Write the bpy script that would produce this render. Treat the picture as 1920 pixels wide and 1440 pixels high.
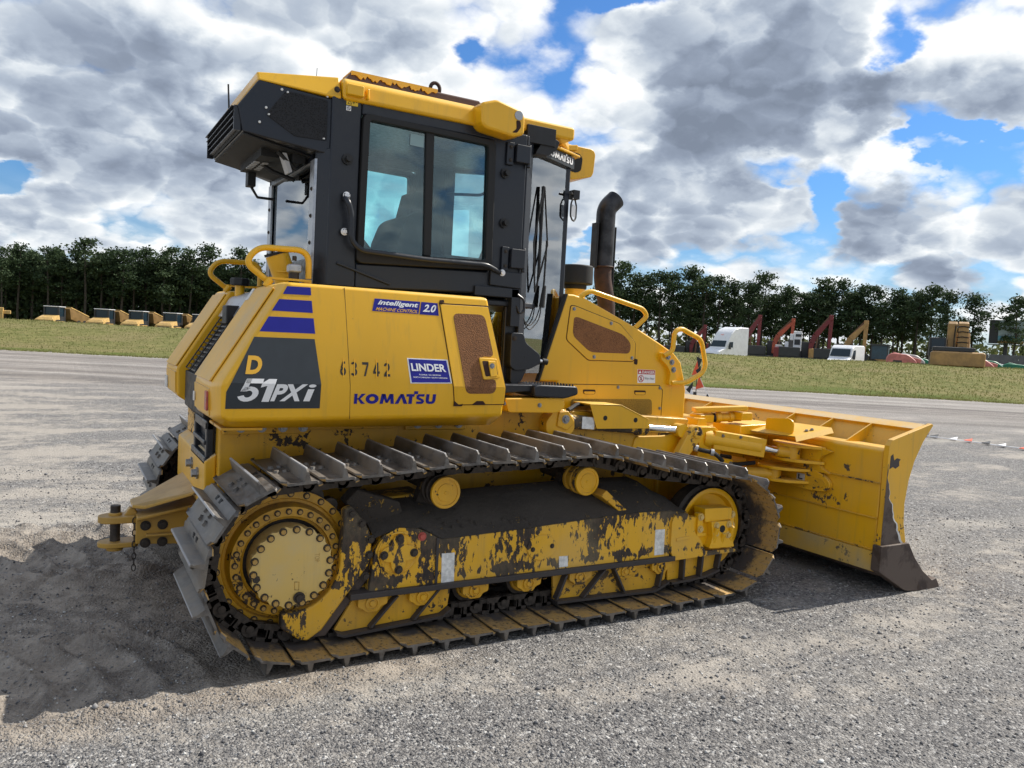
import bpy, bmesh, math, random
import numpy as np
from mathutils import Vector, Matrix
R = math.radians
rnd = random.Random(7)
for o in list(bpy.data.objects): bpy.data.objects.remove(o)
scn = bpy.context.scene
COL = scn.collection

# ------------------------------------------------------------------ camera
cam_d = bpy.data.cameras.new('camera'); cam = bpy.data.objects.new('camera', cam_d); COL.objects.link(cam)
scn.camera = cam
cam_d.sensor_fit = 'HORIZONTAL'; cam_d.sensor_width = 36.0; cam_d.lens = 27.733
cam_d.clip_start = 0.05; cam_d.clip_end = 3000
def rotm(rx, ry, rz):
    return (Matrix.Rotation(rz, 3, 'Z') @ Matrix.Rotation(rx, 3, 'X') @ Matrix.Rotation(ry, 3, 'Y'))
_M = rotm(-0.0574625, -0.0526714, -0.5202412)
_r = Matrix((_M.col[0], _M.col[2], -_M.col[1])).transposed()
cam.matrix_world = Matrix.Translation((-0.984, -4.986, 1.622)) @ _r.to_4x4()

# ------------------------------------------------------------------ sun, exposure
SUN_DIR = Vector((1.0, 0.01, 1.02)).normalized()
sun_d = bpy.data.lights.new('sun', 'SUN'); sun_d.energy = 4.2; sun_d.angle = R(0.6); sun_d.color = (1.0, 0.94, 0.84)
sun = bpy.data.objects.new('sun', sun_d); COL.objects.link(sun); sun.location = (0, 0, 30)
sun.rotation_euler = SUN_DIR.to_track_quat('Z', 'Y').to_euler()
scn.view_settings.view_transform = 'Standard'; scn.view_settings.look = 'None'
scn.view_settings.gamma = 1.0; scn.view_settings.exposure = 0.58
scn.view_settings.use_curve_mapping = False
scn.render.engine = 'CYCLES'
scn.cycles.max_bounces = 8; scn.cycles.transparent_max_bounces = 12; scn.cycles.glossy_bounces = 3
scn.cycles.diffuse_bounces = 3; scn.cycles.transmission_bounces = 4; scn.cycles.sample_clamp_indirect = 8

# ------------------------------------------------------------------ node helper
class NT:
    def __init__(s, tree): s.t = tree; s.n = tree.nodes; s.l = tree.links
    def new(s, typ, **kw):
        n = s.n.new(typ)
        for k, v in kw.items(): setattr(n, k, v)
        return n
    def put(s, sock, v):
        if isinstance(v, bpy.types.NodeSocket): s.l.new(v, sock)
        elif v is not None:
            if isinstance(v, (tuple, list)) and len(v) == 3 and sock.type == 'RGBA': v = (*v, 1)
            sock.default_value = v
    def m(s, op, a, b=None, c=None, clamp=False):
        n = s.new('ShaderNodeMath', operation=op, use_clamp=clamp)
        for i, v in enumerate((a, b, c)):
            if v is not None: s.put(n.inputs[i], v)
        return n.outputs[0]
    def v(s, op, a, b=None, sc=None):
        n = s.new('ShaderNodeVectorMath', operation=op)
        s.put(n.inputs[0], a)
        if b is not None: s.put(n.inputs[1], b)
        if sc is not None: s.put(n.inputs['Scale'], sc)
        return n.outputs['Value'] if op in ('LENGTH', 'DOT_PRODUCT', 'DISTANCE') else n.outputs[0]
    def noise(s, vec, scale, detail=4, rough=.5, dist=0, dim='3D', lac=2.0):
        n = s.new('ShaderNodeTexNoise', noise_dimensions=dim)
        s.put(n.inputs['Vector'], vec)
        n.inputs['Scale'].default_value = scale; n.inputs['Detail'].default_value = detail
        n.inputs['Roughness'].default_value = rough; n.inputs['Distortion'].default_value = dist
        n.inputs['Lacunarity'].default_value = lac
        return n.outputs['Fac']
    def vor(s, vec, scale, feature='F1', out='Distance', rand=1.0):
        n = s.new('ShaderNodeTexVoronoi', feature=feature)
        s.put(n.inputs['Vector'], vec); n.inputs['Scale'].default_value = scale
        n.inputs['Randomness'].default_value = rand
        return n.outputs[out]
    def ss(s, x, lo, hi, a=0.0, b=1.0):
        n = s.new('ShaderNodeMapRange', interpolation_type='SMOOTHSTEP')
        s.put(n.inputs[0], x)
        for i, v in enumerate((lo, hi, a, b)): s.put(n.inputs[i+1], v)
        return n.outputs[0]
    def mix(s, f, a, b, mode='MIX'):
        n = s.new('ShaderNodeMix', data_type='RGBA', blend_type=mode)
        s.put(n.inputs[0], f); s.put(n.inputs[6], a); s.put(n.inputs[7], b)
        return n.outputs[2]
    def mixs(s, f, a, b):
        n = s.new('ShaderNodeMixShader'); s.put(n.inputs[0], f); s.put(n.inputs[1], a); s.put(n.inputs[2], b)
        return n.outputs[0]
    def ramp(s, f, stops):
        n = s.new('ShaderNodeValToRGB'); s.put(n.inputs[0], f); e = n.color_ramp.elements
        while len(e) < len(stops): e.new(.5)
        for i, (p, c) in enumerate(stops): e[i].position = p; e[i].color = (*c, 1)
        return n.outputs[0]
    def bump(s, h, strength=.3, dist=.01, nrm=None):
        n = s.new('ShaderNodeBump'); n.inputs['Strength'].default_value = strength; n.inputs['Distance'].default_value = dist
        s.put(n.inputs['Height'], h)
        if nrm is not None: s.put(n.inputs['Normal'], nrm)
        return n.outputs[0]

# ------------------------------------------------------------------ sky
def make_world():
    w = bpy.data.worlds.new('World'); scn.world = w; w.use_nodes = True
    T = NT(w.node_tree)
    for n in list(T.n): T.n.remove(n)
    out = T.new('ShaderNodeOutputWorld'); bg = T.new('ShaderNodeBackground')
    T.l.new(bg.outputs[0], out.inputs[0])
    sky = T.new('ShaderNodeTexSky', sky_type='NISHITA'); sky.sun_disc = False
    sky.sun_elevation = math.asin(SUN_DIR.z); sky.sun_rotation = math.atan2(SUN_DIR.x, SUN_DIR.y)
    sky.air_density = 1.3; sky.dust_density = 0.4; sky.ozone_density = 2.5
    tc = T.new('ShaderNodeTexCoord'); d = tc.outputs['Generated']
    sep = T.new('ShaderNodeSeparateXYZ'); T.put(sep.inputs[0], d); dx, dy, dz = sep.outputs
    az = T.m('MULTIPLY', T.m('ARCTAN2', dx, dy), 180/math.pi)
    el = T.m('MULTIPLY', T.m('ARCSINE', dz), 180/math.pi)
    cb = T.new('ShaderNodeCombineXYZ'); T.put(cb.inputs[0], az); T.put(cb.inputs[1], el); ae = cb.outputs[0]
    # cloud coordinates: cloud layer seen in perspective, flattening to the horizon
    inv = T.m('DIVIDE', 1.0, T.m('ADD', T.m('MAXIMUM', dz, 0.0), 0.46))
    p = T.v('SCALE', d, sc=inv)
    warp = T.new('ShaderNodeTexNoise'); T.put(warp.inputs['Vector'], p); warp.inputs['Scale'].default_value = 5.0; warp.inputs['Detail'].default_value = 6; warp.inputs['Roughness'].default_value = .58
    wv = T.v('SCALE', T.v('SUBTRACT', warp.outputs['Color'], (.5, .5, .5)), sc=.16)
    def dens(q):
        q = T.v('ADD', q, wv)
        big = T.noise(q, 2.3, 2, .5)
        v1 = T.vor(q, 6.8); v2 = T.vor(q, 17.0)
        puff = T.m('ADD', T.m('MULTIPLY', T.m('MULTIPLY', v1, v1), -.30), T.m('MULTIPLY', T.m('MULTIPLY', v2, v2), -.13))
        return T.m('ADD', big, puff)
    up = T.v('ADD', p, (0.010, 0.004, 0.026))
    D = dens(p); Du = dens(up)
    fine = T.m('SUBTRACT', T.noise(p, 14, 8, .62), .5)
    def blobs(lst):
        tot = None
        aw = T.v('ADD', ae, T.v('SCALE', T.v('SUBTRACT', warp.outputs['Color'], (.5, .5, .5)), sc=9.0))
        for (a, e, ra, re, val) in lst:
            q = T.v('DIVIDE', T.v('SUBTRACT', aw, (a, e, 0)), (ra, re, 1e6))
            f = T.ss(T.v('LENGTH', q), 1.25, .2, 0.0, val)
            tot = f if tot is None else T.m('ADD', tot, f)
        return tot
    cov = blobs(COVER); shd = blobs(SHADE)
    C = T.m('ADD', T.m('ADD', T.m('SUBTRACT', D, 0.24), cov), T.m('MULTIPLY', fine, .16))
    alpha = T.ss(C, -0.05, 0.15)
    hz = T.ss(el, 10.0, 0.5, 0.0, 1.0)
    alpha = T.m('MAXIMUM', alpha, T.m('MULTIPLY', hz, .6))
    rel = T.m('MULTIPLY', T.m('SUBTRACT', D, Du), 3.7)
    thick = T.ss(C, 0.03, 0.36)
    sh = T.m('ADD', T.m('SUBTRACT', 0.89, T.m('MULTIPLY', thick, .38)), rel)
    sh = T.m('ADD', sh, T.m('MULTIPLY', shd, 1.1))
    sh = T.m('ADD', sh, T.m('MULTIPLY', fine, .24))
    sh = T.m('ADD', sh, T.m('MULTIPLY', T.m('SUBTRACT', T.noise(p, 3.1, 3, .5), .5), .62))
    sh = T.m('ADD', sh, T.m('MULTIPLY', hz, .06)); sh = T.m('ADD', sh, T.ss(az, 25.0, -8.0, 0.0, -.05))
    ccol = T.ramp(sh, [(0.0, (.150, .180, .235)), (.25, (.205, .243, .312)), (.50, (.315, .362, .432)), (.74, (.50, .54, .58)), (1.0, (.72, .73, .73))])
    skc = T.mix(1.0, T.v('SCALE', sky.outputs[0], sc=0.115), (.27, .47, .74), 'MULTIPLY')
    c = T.mix(alpha, skc, ccol)
    below = T.ss(el, -0.5, -3.0)
    c = T.mix(below, c, (.16, .16, .14))
    T.put(bg.inputs[0], c); bg.inputs[1].default_value = 1.0
COVER = []; SHADE = []
def sky_px(lst, W=1920):   # places of clouds and gaps in the sky, as azimuth / elevation from the standpoint
    r = []
    for (x, y, rx, ry, v) in lst:
        dv = _M @ Vector(((x-960)/1479.08, 1, (720-y)/1479.08)); dv.normalize()
        r.append((round(math.degrees(math.atan2(dv.x, dv.y)), 1), round(math.degrees(math.asin(dv.z)), 1), rx/25.8, ry/25.8, v))
    return r
COVER += sky_px([(860,120,40,45,-.27),(1185,2,70,26,-.30),(1665,95,50,50,-.28),(1540,350,38,95,-.36),(1440,305,75,30,-.30),(1000,60,120,90,.16),(1000,250,120,80,.14),
    (1800,262,150,22,-.32),(5,330,55,38,-.38),(1085,470,35,45,-.30),(1500,250,60,40,-.15),(1880,150,120,60,.2),(60,215,60,25,-.05),
    (1430,170,260,190,.30),(1300,100,220,120,.20),(250,230,420,220,.22),(1700,410,170,95,.22),(1330,400,180,80,.14),(1800,130,150,90,.18),
    (650,60,300,80,.15),(1690,190,120,60,.12),(700,300,300,200,.1),(1620,30,60,60,.1),(30,420,110,40,.2)])
COVER += [(95, 14, 40, 18, .16), (150, 35, 60, 30, .06)]  # first entry: unseen cloud added to brighten the front glass reflection
SHADE += [(95, 14, 40, 14, .10)]  # lightens that added cloud outside the view
SHADE += sky_px([(1390,185,210,170,-.24),(1480,60,150,90,-.10),(1740,215,190,60,-.26),(1650,430,170,90,-.30),(1270,290,180,70,-.18),
    (190,130,220,70,-.20),(330,110,140,70,-.12),(270,310,280,80,-.14),(950,80,120,70,-.15),(1290,480,200,60,-.12),(120,380,120,30,-.1),
    (1330,370,150,70,.16),(1690,290,150,40,.26),(1790,90,130,80,.26),(1130,150,110,80,.18),(1645,80,80,60,.20),(1560,225,50,30,.28),
    (1770,410,110,40,.18),(60,90,90,60,.16),(380,60,140,50,.14),(430,230,150,60,.10),(60,400,90,50,.2),(620,100,90,60,.18),(1500,540,400,40,.12)])
make_world()
scn.world.cycles.sampling_method = 'MANUAL'; scn.world.cycles.sample_map_resolution = 512

# ------------------------------------------------------------------ materials
MATS = {}
def mat_new(name):
    m = bpy.data.materials.new(name); m.use_nodes = True; T = NT(m.node_tree)
    b = [n for n in T.n if n.type == 'BSDF_PRINCIPLED'][0]
    MATS[name] = m
    return m, T, b
def simple(name, col, rough=.5, metal=0.0, grain=.0, gscale=30, bump=0.0, spec=.5, coat=0.0):
    m, T, b = mat_new(name)
    b.inputs['Roughness'].default_value = rough; b.inputs['Metallic'].default_value = metal
    b.inputs['Specular IOR Level'].default_value = spec
    b.inputs['Coat Weight'].default_value = coat; b.inputs['Coat Roughness'].default_value = .08
    tc = T.new('ShaderNodeTexCoord').outputs['Object']
    if grain:
        n = T.noise(tc, gscale, 6, .6)
        T.put(b.inputs['Base Color'], T.mix(T.ss(n, .35, .68), tuple(c*(1-grain) for c in col), tuple(min(1, c*(1+grain)) for c in col)))
        T.put(b.inputs['Roughness'], T.ss(n, .2, .8, max(.05, rough-.12), min(1, rough+.15)))
        if bump: T.put(b.inputs['Normal'], T.bump(n, bump, .004))
    else: b.inputs['Base Color'].default_value = (*col, 1)
    return m
def worn(name, paint, lo, hi, under=(.028, .022, .018), dust=.25, dcol=(.36, .31, .24), rough=.38, scale=7, streak=1.0, seed=0.0, coat=.35, updust=.75, rust=.0, bs=.22, zb=False):
    """enamel with chips, fine scratches and settled dust"""
    m, T, b = mat_new(name)
    tc = T.new('ShaderNodeTexCoord').outputs['Object']
    p = T.v('MULTIPLY', T.v('ADD', tc, (seed, seed*.7, seed*.3)), (1, 1, streak))
    n1 = T.noise(p, scale, 9, .68, .3); n2 = T.noise(p, scale*.20, 3, .5)
    cm = T.m('ADD', n1, T.m('MULTIPLY', T.m('SUBTRACT', n2, .5), .85))
    if zb:
        spz = T.new('ShaderNodeSeparateXYZ'); T.put(spz.inputs[0], tc); zz = T.m('ADD', spz.outputs[2], T.m('MULTIPLY', n2, .06))
        cm = T.m('ADD', cm, T.m('ADD', T.ss(zz, .52, .62, 0, .085), T.m('MULTIPLY', T.ss(zz, .335, .355), T.ss(zz, .40, .375, 0, .075))))
    chip = T.ss(cm, lo, hi)
    dn = T.noise(tc, 2.3, 7, .62); fine = T.noise(tc, 160, 2, .5)
    geo = T.new('ShaderNodeNewGeometry'); sp = T.new('ShaderNodeSeparateXYZ'); T.put(sp.inputs[0], geo.outputs['Normal'])
    upf = T.ss(sp.outputs[2], .35, .95)
    dm = T.m('ADD', T.m('MULTIPLY', T.ss(dn, .38, .75), dust), T.m('MULTIPLY', T.m('MULTIPLY', upf, T.ss(dn, .15, .6)), updust), clamp=True)
    pc = T.mix(T.ss(T.noise(tc, 1.1, 3), .3, .7), tuple(c*.90 for c in paint), tuple(min(1, c*1.05) for c in paint))
    stk = T.noise(T.v('MULTIPLY', tc, (26, 26, 1.6)), 1.0, 5, .6)
    pc = T.mix(T.m('MULTIPLY', T.ss(stk, .52, .74), .22), pc, (dcol[0]*.55, dcol[1]*.5, dcol[2]*.42))
    pc = T.mix(T.ss(T.noise(tc, 55, 6, .7), .66, .72, 0, .5), pc, (.16, .11, .05))
    un = T.mix(T.ss(T.noise(p, scale*2.2, 4), .42, .62), under, (.055+rust*.1, .035+rust*.02, .024))
    c = T.mix(chip, pc, un)
    c = T.mix(T.m('MULTIPLY', dm, T.ss(fine, .15, .75, .55, 1.0)), c, dcol)
    T.put(b.inputs['Base Color'], c)
    rg = T.m('ADD', T.m('MULTIPLY', chip, .35), T.m('ADD', T.m('MULTIPLY', dm, .4), T.ss(n2, .3, .7, rough-.05, rough+.07)), clamp=True)
    T.put(b.inputs['Roughness'], rg)
    cw = T.m('MULTIPLY', T.m('SUBTRACT', 1.0, chip), coat); T.put(b.inputs['Coat Weight'], T.m('MULTIPLY', cw, T.m('SUBTRACT', 1.0, dm)))
    b.inputs['Coat Roughness'].default_value = .12
    T.put(b.inputs['Normal'], T.bump(T.m('ADD', T.m('MULTIPLY', chip, -1.0), T.m('ADD', T.m('MULTIPLY', T.noise(tc, 60, 3), .12), T.m('MULTIPLY', T.noise(tc, 3.5, 2), 4.0))), .22, .002) if bs < .5 else T.bump(T.m('ADD', T.noise(tc, 22, 8, .7), chip), bs, .02))
    return m
YEL = (.80, .425, .004)
worn('yellow paint', YEL, .95, .97, dust=.04, dcol=(.60, .42, .12), coat=.18, updust=.8, rough=.34)
worn('yellow dusty', YEL, .93, .95, dust=.6, dcol=(.56, .48, .35), coat=.1, updust=1.0, rough=.45)
worn('yellow chipped', (.76, .41, .012), .535, .548, dust=.38, dcol=(.40, .33, .20), streak=.45, scale=30, coat=.12, updust=.3, under=(.026, .020, .017), zb=True)
worn('yellow scuffed', (.70, .37, .010), .63, .65, dust=.45, dcol=(.22, .155, .08), scale=22, coat=.12, updust=.5, seed=3.1)
worn('yellow grimy', (.66, .35, .010), .66, .68, dust=1.0, dcol=(.20, .125, .05), scale=14, coat=.08, updust=.5, seed=8.2)
worn('yellow worn strip', (.66, .40, .06), .58, .62, dust=.9, dcol=(.45, .36, .20), scale=20, coat=.05, updust=.3, under=(.03, .025, .022), seed=6.6)
worn('yellow hub', (.68, .46, .12), .66, .68, dust=.6, dcol=(.50, .44, .30), scale=16, coat=.1, updust=.2, seed=5.3)
worn('yellow blade', (.76, .40, .006), .68, .70, dust=.22, dcol=(.42, .32, .16), scale=15, coat=.3, updust=.5, seed=1.3, under=(.05, .035, .03))
worn('yellow drawbar', (.50, .29, .05), .62, .66, dust=.6, dcol=(.30, .22, .13), scale=11, coat=.05, updust=.6, seed=2.2, under=(.05, .03, .02))
worn('dirt caked frame', (.052, .043, .036), .665, .68, dust=.5, dcol=(.085, .074, .064), scale=18, coat=0, updust=.6, rough=.85, under=(.42, .26, .06), bs=.9)
worn('steel cutting edge', (.085, .060, .048), .50, .62, dust=.35, dcol=(.13, .10, .08), scale=4, coat=0, updust=.3, rough=.5, under=(.05, .035, .03))
worn('black primer wear', (.035, .03, .03), .7, .75, dust=.15, dcol=(.12, .1, .09), scale=8, coat=0, updust=.2, rough=.5)
worn('rusty roof', (.075, .034, .022), .60, .64, dust=.2, dcol=(.3, .2, .12), scale=3.2, coat=.1, updust=.2, seed=4.4, under=(.07, .03, .018))
simple('cab paint', (.013, .016, .023), .38, grain=.10, gscale=40, coat=.10, spec=.4)
simple('black plastic', (.012, .012, .013), .55, grain=.2, gscale=25)
simple('black rubber', (.010, .010, .010), .7)
simple('interior dark', (.022, .024, .028), .75)
simple('seat cloth', (.02, .022, .028), .9, grain=.2, gscale=60)
simple('silver trim', (.42, .43, .45), .35, .6, grain=.15, gscale=20)
simple('zinc bolt', (.30, .31, .33), .38, .75, grain=.25, gscale=90)
simple('dark bolt', (.05, .04, .032), .6, .3, grain=.3, gscale=90)
simple('chrome rod', (.80, .80, .80), .10, 1.0)
simple('purple vinyl', (.014, .016, .24), .45, grain=.06, gscale=8, spec=.25)
simple('white vinyl', (.80, .80, .80), .4)
simple('gold vinyl', (.78, .42, .03), .4)
simple('charcoal vinyl', (.020, .027, .034), .45, grain=.12, gscale=14)
simple('black stencil', (.012, .012, .012), .6)
simple('red vinyl', (.45, .02, .02), .4)
simple('warning yellow', (.75, .52, .02), .4)
simple('red reflector', (.42, .08, .06), .35, grain=.2)
simple('lamp glass', (.35, .36, .38), .12, .3)
simple('exhaust steel', (.045, .045, .048), .42, .75, grain=.45, gscale=9)
simple('exhaust rust', (.050, .026, .020), .72, .2, grain=.4, gscale=14)
simple('white paint', (.75, .76, .78), .35, grain=.05, gscale=3)
simple('worn white label', (.68, .68, .66), .6, grain=.2, gscale=30)
simple('link steel', (.055, .044, .036), .62, .25, grain=.45, gscale=28, bump=.3)
simple('dark groove', (.03, .008, .004), .8)
def mesh_foam(name, col, col2, sc):
    m, T, b = mat_new(name)
    tc = T.new('ShaderNodeTexCoord').outputs['Object']
    vd = T.vor(tc, sc); n = T.noise(tc, 6, 4)
    c = T.mix(T.ss(vd, .15, .55), col2, col); c = T.mix(T.ss(n, .35, .7, 0, .35), c, tuple(x*1.5 for x in col))
    T.put(b.inputs['Base Color'], c); b.inputs['Roughness'].default_value = .9
    T.put(b.inputs['Normal'], T.bump(vd, .6, .003))
mesh_foam('brown filter mesh', (.22, .095, .036), (.05, .02, .01), 150)
mesh_foam('olive mesh', (.28, .165, .02), (.12, .07, .01), 150)
mesh_foam('black mesh', (.018, .019, .022), (.002, .002, .002), 110)
def shoe_mats():
    m, T, b = mat_new('track steel')
    tc = T.new('ShaderNodeTexCoord').outputs['Object']; oi = T.new('ShaderNodeObjectInfo').outputs['Random']
    off = T.v('SCALE', (7.1, 3.3, 5.7), sc=oi); p = T.v('ADD', tc, off)
    n = T.noise(T.v('MULTIPLY', p, (1, .5, 1)), 16, 7, .65); n2 = T.noise(p, 4, 4, .6)
    c = T.mix(T.ss(n, .35, .68), (.080, .073, .067), (.200, .188, .176))
    c = T.mix(T.ss(n2, .44, .64, 0, .85), c, (.17, .14, .108))
    sp = T.new('ShaderNodeSeparateXYZ'); T.put(sp.inputs[0], tc)
    edge = T.ss(sp.outputs[2], .068, .078)
    c = T.mix(edge, c, (.42, .42, .43))
    T.put(b.inputs['Base Color'], c); T.put(b.inputs['Metallic'], T.ss(n2, .62, .4, .05, .40)); T.put(b.inputs['Roughness'], T.ss(n, .3, .7, .38, .62))
    T.put(b.inputs['Normal'], T.bump(n, .25, .002))
    m, T, b = mat_new('shoe inner ochre')
    tc = T.new('ShaderNodeTexCoord').outputs['Object']; oi = T.new('ShaderNodeObjectInfo').outputs['Random']
    p = T.v('ADD', tc, T.v('SCALE', (7.1, 3.3, 5.7), sc=oi))
    n = T.noise(p, 9, 9, .72); n3 = T.noise(T.v('MULTIPLY', p, (6, 1, 1)), 12, 5, .6)
    sp = T.new('ShaderNodeSeparateXYZ'); T.put(sp.inputs[0], tc)
    ay = T.m('ABSOLUTE', sp.outputs[1])
    wearm = T.m('ADD', n, T.ss(ay, .34, .12, 0.0, .34))
    c = T.mix(T.ss(n3, .35, .7), (.46, .275, .075), (.34, .23, .11))
    c = T.mix(T.ss(wearm, .60, .84), c, (.065, .055, .05))
    c = T.mix(T.ss(T.noise(p, 45, 4, .6), .56, .64, 0, .8), c, (.05, .035, .02))
    T.put(b.inputs['Base Color'], c); b.inputs['Roughness'].default_value = .7
    T.put(b.inputs['Normal'], T.bump(n, .3, .002))
shoe_mats()
def glass_mat(name, tint, refl=1.0):
    m, T, b = mat_new(name); T.n.remove(b)
    out = [n for n in T.n if n.type == 'OUTPUT_MATERIAL'][0]
    tr = T.new('ShaderNodeBsdfTransparent'); tr.inputs[0].default_value = (*tint, 1)
    gl = T.new('ShaderNodeBsdfGlossy'); gl.inputs['Roughness'].default_value = .015; gl.inputs[0].default_value = (.92, .96, 1, 1)
    fr = T.new('ShaderNodeFresnel'); fr.inputs['IOR'].default_value = 1.52
    f = T.m('MULTIPLY', fr.outputs[0], refl, clamp=True)
    T.l.new(T.mixs(f, tr.outputs[0], gl.outputs[0]), out.inputs[0])
glass_mat('cab glass', (.76, .97, .98), 1.4)
glass_mat('front glass', (.86, .93, .94), 4.5)
def ground_mat():
    m, T, b = mat_new('gravel')
    tc = T.new('ShaderNodeTexCoord').outputs['Object']
    cd = T.new('ShaderNodeNewGeometry').outputs['Position']
    sp = T.new('ShaderNodeSeparateXYZ'); T.put(sp.inputs[0], cd)
    v1 = T.new('ShaderNodeTexVoronoi'); T.put(v1.inputs['Vector'], T.v('ADD', cd, T.v('SCALE', (.02, .02, .0), sc=T.noise(cd, 40, 2)))); v1.inputs['Scale'].default_value = 62
    v2 = T.new('ShaderNodeTexVoronoi'); T.put(v2.inputs['Vector'], cd); v2.inputs['Scale'].default_value = 135
    s1 = T.new('ShaderNodeSeparateColor'); T.put(s1.inputs[0], v1.outputs['Color'])
    s2 = T.new('ShaderNodeSeparateColor'); T.put(s2.inputs[0], v2.outputs['Color'])
    gr = T.ramp(s1.outputs[0], [(0, (.05, .05, .054)), (.30, (.115, .111, .112)), (.62, (.205, .197, .190)), (.86, (.325, .31, .292)), (.97, (.50, .49, .47)), (1, (.75, .74, .72))])
    gr2 = T.ramp(s2.outputs[1], [(0, (.05, .05, .055)), (.5, (.17, .165, .162)), (.9, (.31, .298, .285)), (1, (.6, .59, .57))])
    g = T.mix(.45, gr, gr2)
    big = T.noise(T.v('MULTIPLY', cd, (.55, 1.1, 1)), 1.1, 7, .62); mid = T.noise(cd, 7, 6, .6)
    streak = T.noise(T.v('MULTIPLY', T.v('ADD', cd, (30, 0, 0)), (.10, .9, 1)), .8, 6, .6)
    sand = T.m('ADD', T.m('MULTIPLY', big, .75), T.m('MULTIPLY', mid, .35))
    leftish = T.ss(sp.outputs[0], .6, -1.3, 0.02, .11)
    sandm = T.ss(T.m('ADD', sand, leftish), .54, .72, 0, .85)
    sc = T.mix(T.ss(T.noise(cd, 95, 3), .35, .65), (.27, .245, .213), (.40, .365, .32))
    c = T.mix(sandm, g, sc)
    c = T.mix(T.ss(streak, .54, .72, 0, .5), c, (.40, .375, .335))
    # rutted, darker damp soil thrown up by the tracks behind the machine
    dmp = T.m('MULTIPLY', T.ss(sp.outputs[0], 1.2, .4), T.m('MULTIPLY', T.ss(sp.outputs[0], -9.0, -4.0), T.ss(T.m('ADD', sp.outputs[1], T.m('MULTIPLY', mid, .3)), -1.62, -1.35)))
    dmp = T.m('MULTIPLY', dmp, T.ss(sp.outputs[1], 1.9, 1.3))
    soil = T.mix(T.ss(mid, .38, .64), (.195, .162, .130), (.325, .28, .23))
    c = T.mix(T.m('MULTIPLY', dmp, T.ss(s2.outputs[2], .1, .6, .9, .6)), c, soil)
    # haul road: wheel bands along the edge of the field
    ed = T.m('ADD', T.m('MULTIPLY', sp.outputs[0], .503), T.m('MULTIPLY', sp.outputs[1], .864))     # distance towards the field edge
    al = T.m('SUBTRACT', T.m('MULTIPLY', sp.outputs[0], .864), T.m('MULTIPLY', sp.outputs[1], .503))
    cb = T.new('ShaderNodeCombineXYZ'); T.put(cb.inputs[0], T.m('MULTIPLY', al, .05)); T.put(cb.inputs[1], ed)
    bands = T.noise(cb.outputs[0], .55, 5, .6)
    far = T.ss(ed, 9, 19)
    road = T.ramp(T.ss(bands, .30, .70), [(0, (.12, .105, .098)), (.40, (.235, .212, .195)), (1, (.37, .345, .32))])
    c = T.mix(T.m('MULTIPLY', far, .8), c, road)
    T.put(b.inputs['Base Color'], c); b.inputs['Roughness'].default_value = .92; b.inputs['Specular IOR Level'].default_value = .25
    h = T.m('ADD', T.m('MULTIPLY', v1.outputs['Distance'], -1.0), T.m('MULTIPLY', v2.outputs['Distance'], -.5))
    hs = T.m('MULTIPLY', h, T.ss(sandm, 0, 1, 1, .35))
    hs = T.m('ADD', hs, T.m('MULTIPLY', mid, .7))
    T.put(b.inputs['Normal'], T.bump(hs, .9, .014))
    m, T, b = mat_new('grass field')
    cd = T.new('ShaderNodeNewGeometry').outputs['Position']
    sq = T.v('MULTIPLY', cd, (1, 1, 1))
    n1 = T.noise(sq, .18, 6, .62); n2 = T.noise(sq, 1.3, 7, .65); n3 = T.noise(sq, 9, 4, .7)
    c = T.mix(T.ss(n2, .34, .66), (.125, .140, .040), (.24, .215, .09))
    c = T.mix(T.ss(n1, .45, .66, 0, .75), c, (.235, .195, .095))
    c = T.mix(T.ss(n3, .5, .72, 0, .5), c, (.055, .075, .018))
    sp2 = T.new('ShaderNodeSeparateXYZ'); T.put(sp2.inputs[0], cd); edg = T.m('ADD', T.m('MULTIPLY', sp2.outputs[0], .503), T.m('MULTIPLY', sp2.outputs[1], .863))
    c = T.mix(T.m('MULTIPLY', T.ss(T.m('ADD', edg, T.m('MULTIPLY', n1, 9.0)), 36.5, 33.5), .75), c, (.085, .125, .022))
    c = T.mix(T.ss(T.noise(sq, .9, 5, .7), .68, .74, 0, .8), c, (.40, .35, .26))
    T.put(b.inputs['Base Color'], c); b.inputs['Roughness'].default_value = .95; b.inputs['Specular IOR Level'].default_value = .1
    T.put(b.inputs['Normal'], T.bump(n3, .8, .15))
ground_mat()
def leaf_mat(name, a, bcol, trans=.25):
    m, T, b = mat_new(name)
    g = T.new('ShaderNodeNewGeometry'); oi = T.new('ShaderNodeObjectInfo').outputs['Random']
    r = g.outputs['Random Per Island']
    f = T.m('ADD', T.m('MULTIPLY', r, .75), T.m('MULTIPLY', oi, .3), clamp=True)
    T.put(b.inputs['Base Color'], T.mix(f, a, bcol)); b.inputs['Roughness'].default_value = .75; b.inputs['Specular IOR Level'].default_value = .2
    out = [n for n in T.n if n.type == 'OUTPUT_MATERIAL'][0]
    tl = T.new('ShaderNodeBsdfTranslucent'); T.put(tl.inputs[0], T.mix(f, a, bcol))
    T.l.new(T.mixs(trans, b.outputs[0], tl.outputs[0]), out.inputs[0])
leaf_mat('pine needles', (.022, .043, .020), (.068, .100, .046))
leaf_mat('undergrowth leaves', (.045, .065, .022), (.14, .155, .060), .3)
leaf_mat('grass blades', (.15, .165, .045), (.27, .25, .11), .35)
simple('bark', (.045, .036, .028), .9, grain=.3, gscale=3)
simple('stone grey', (.16, .16, .165), .85, grain=.4, gscale=30)
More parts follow.
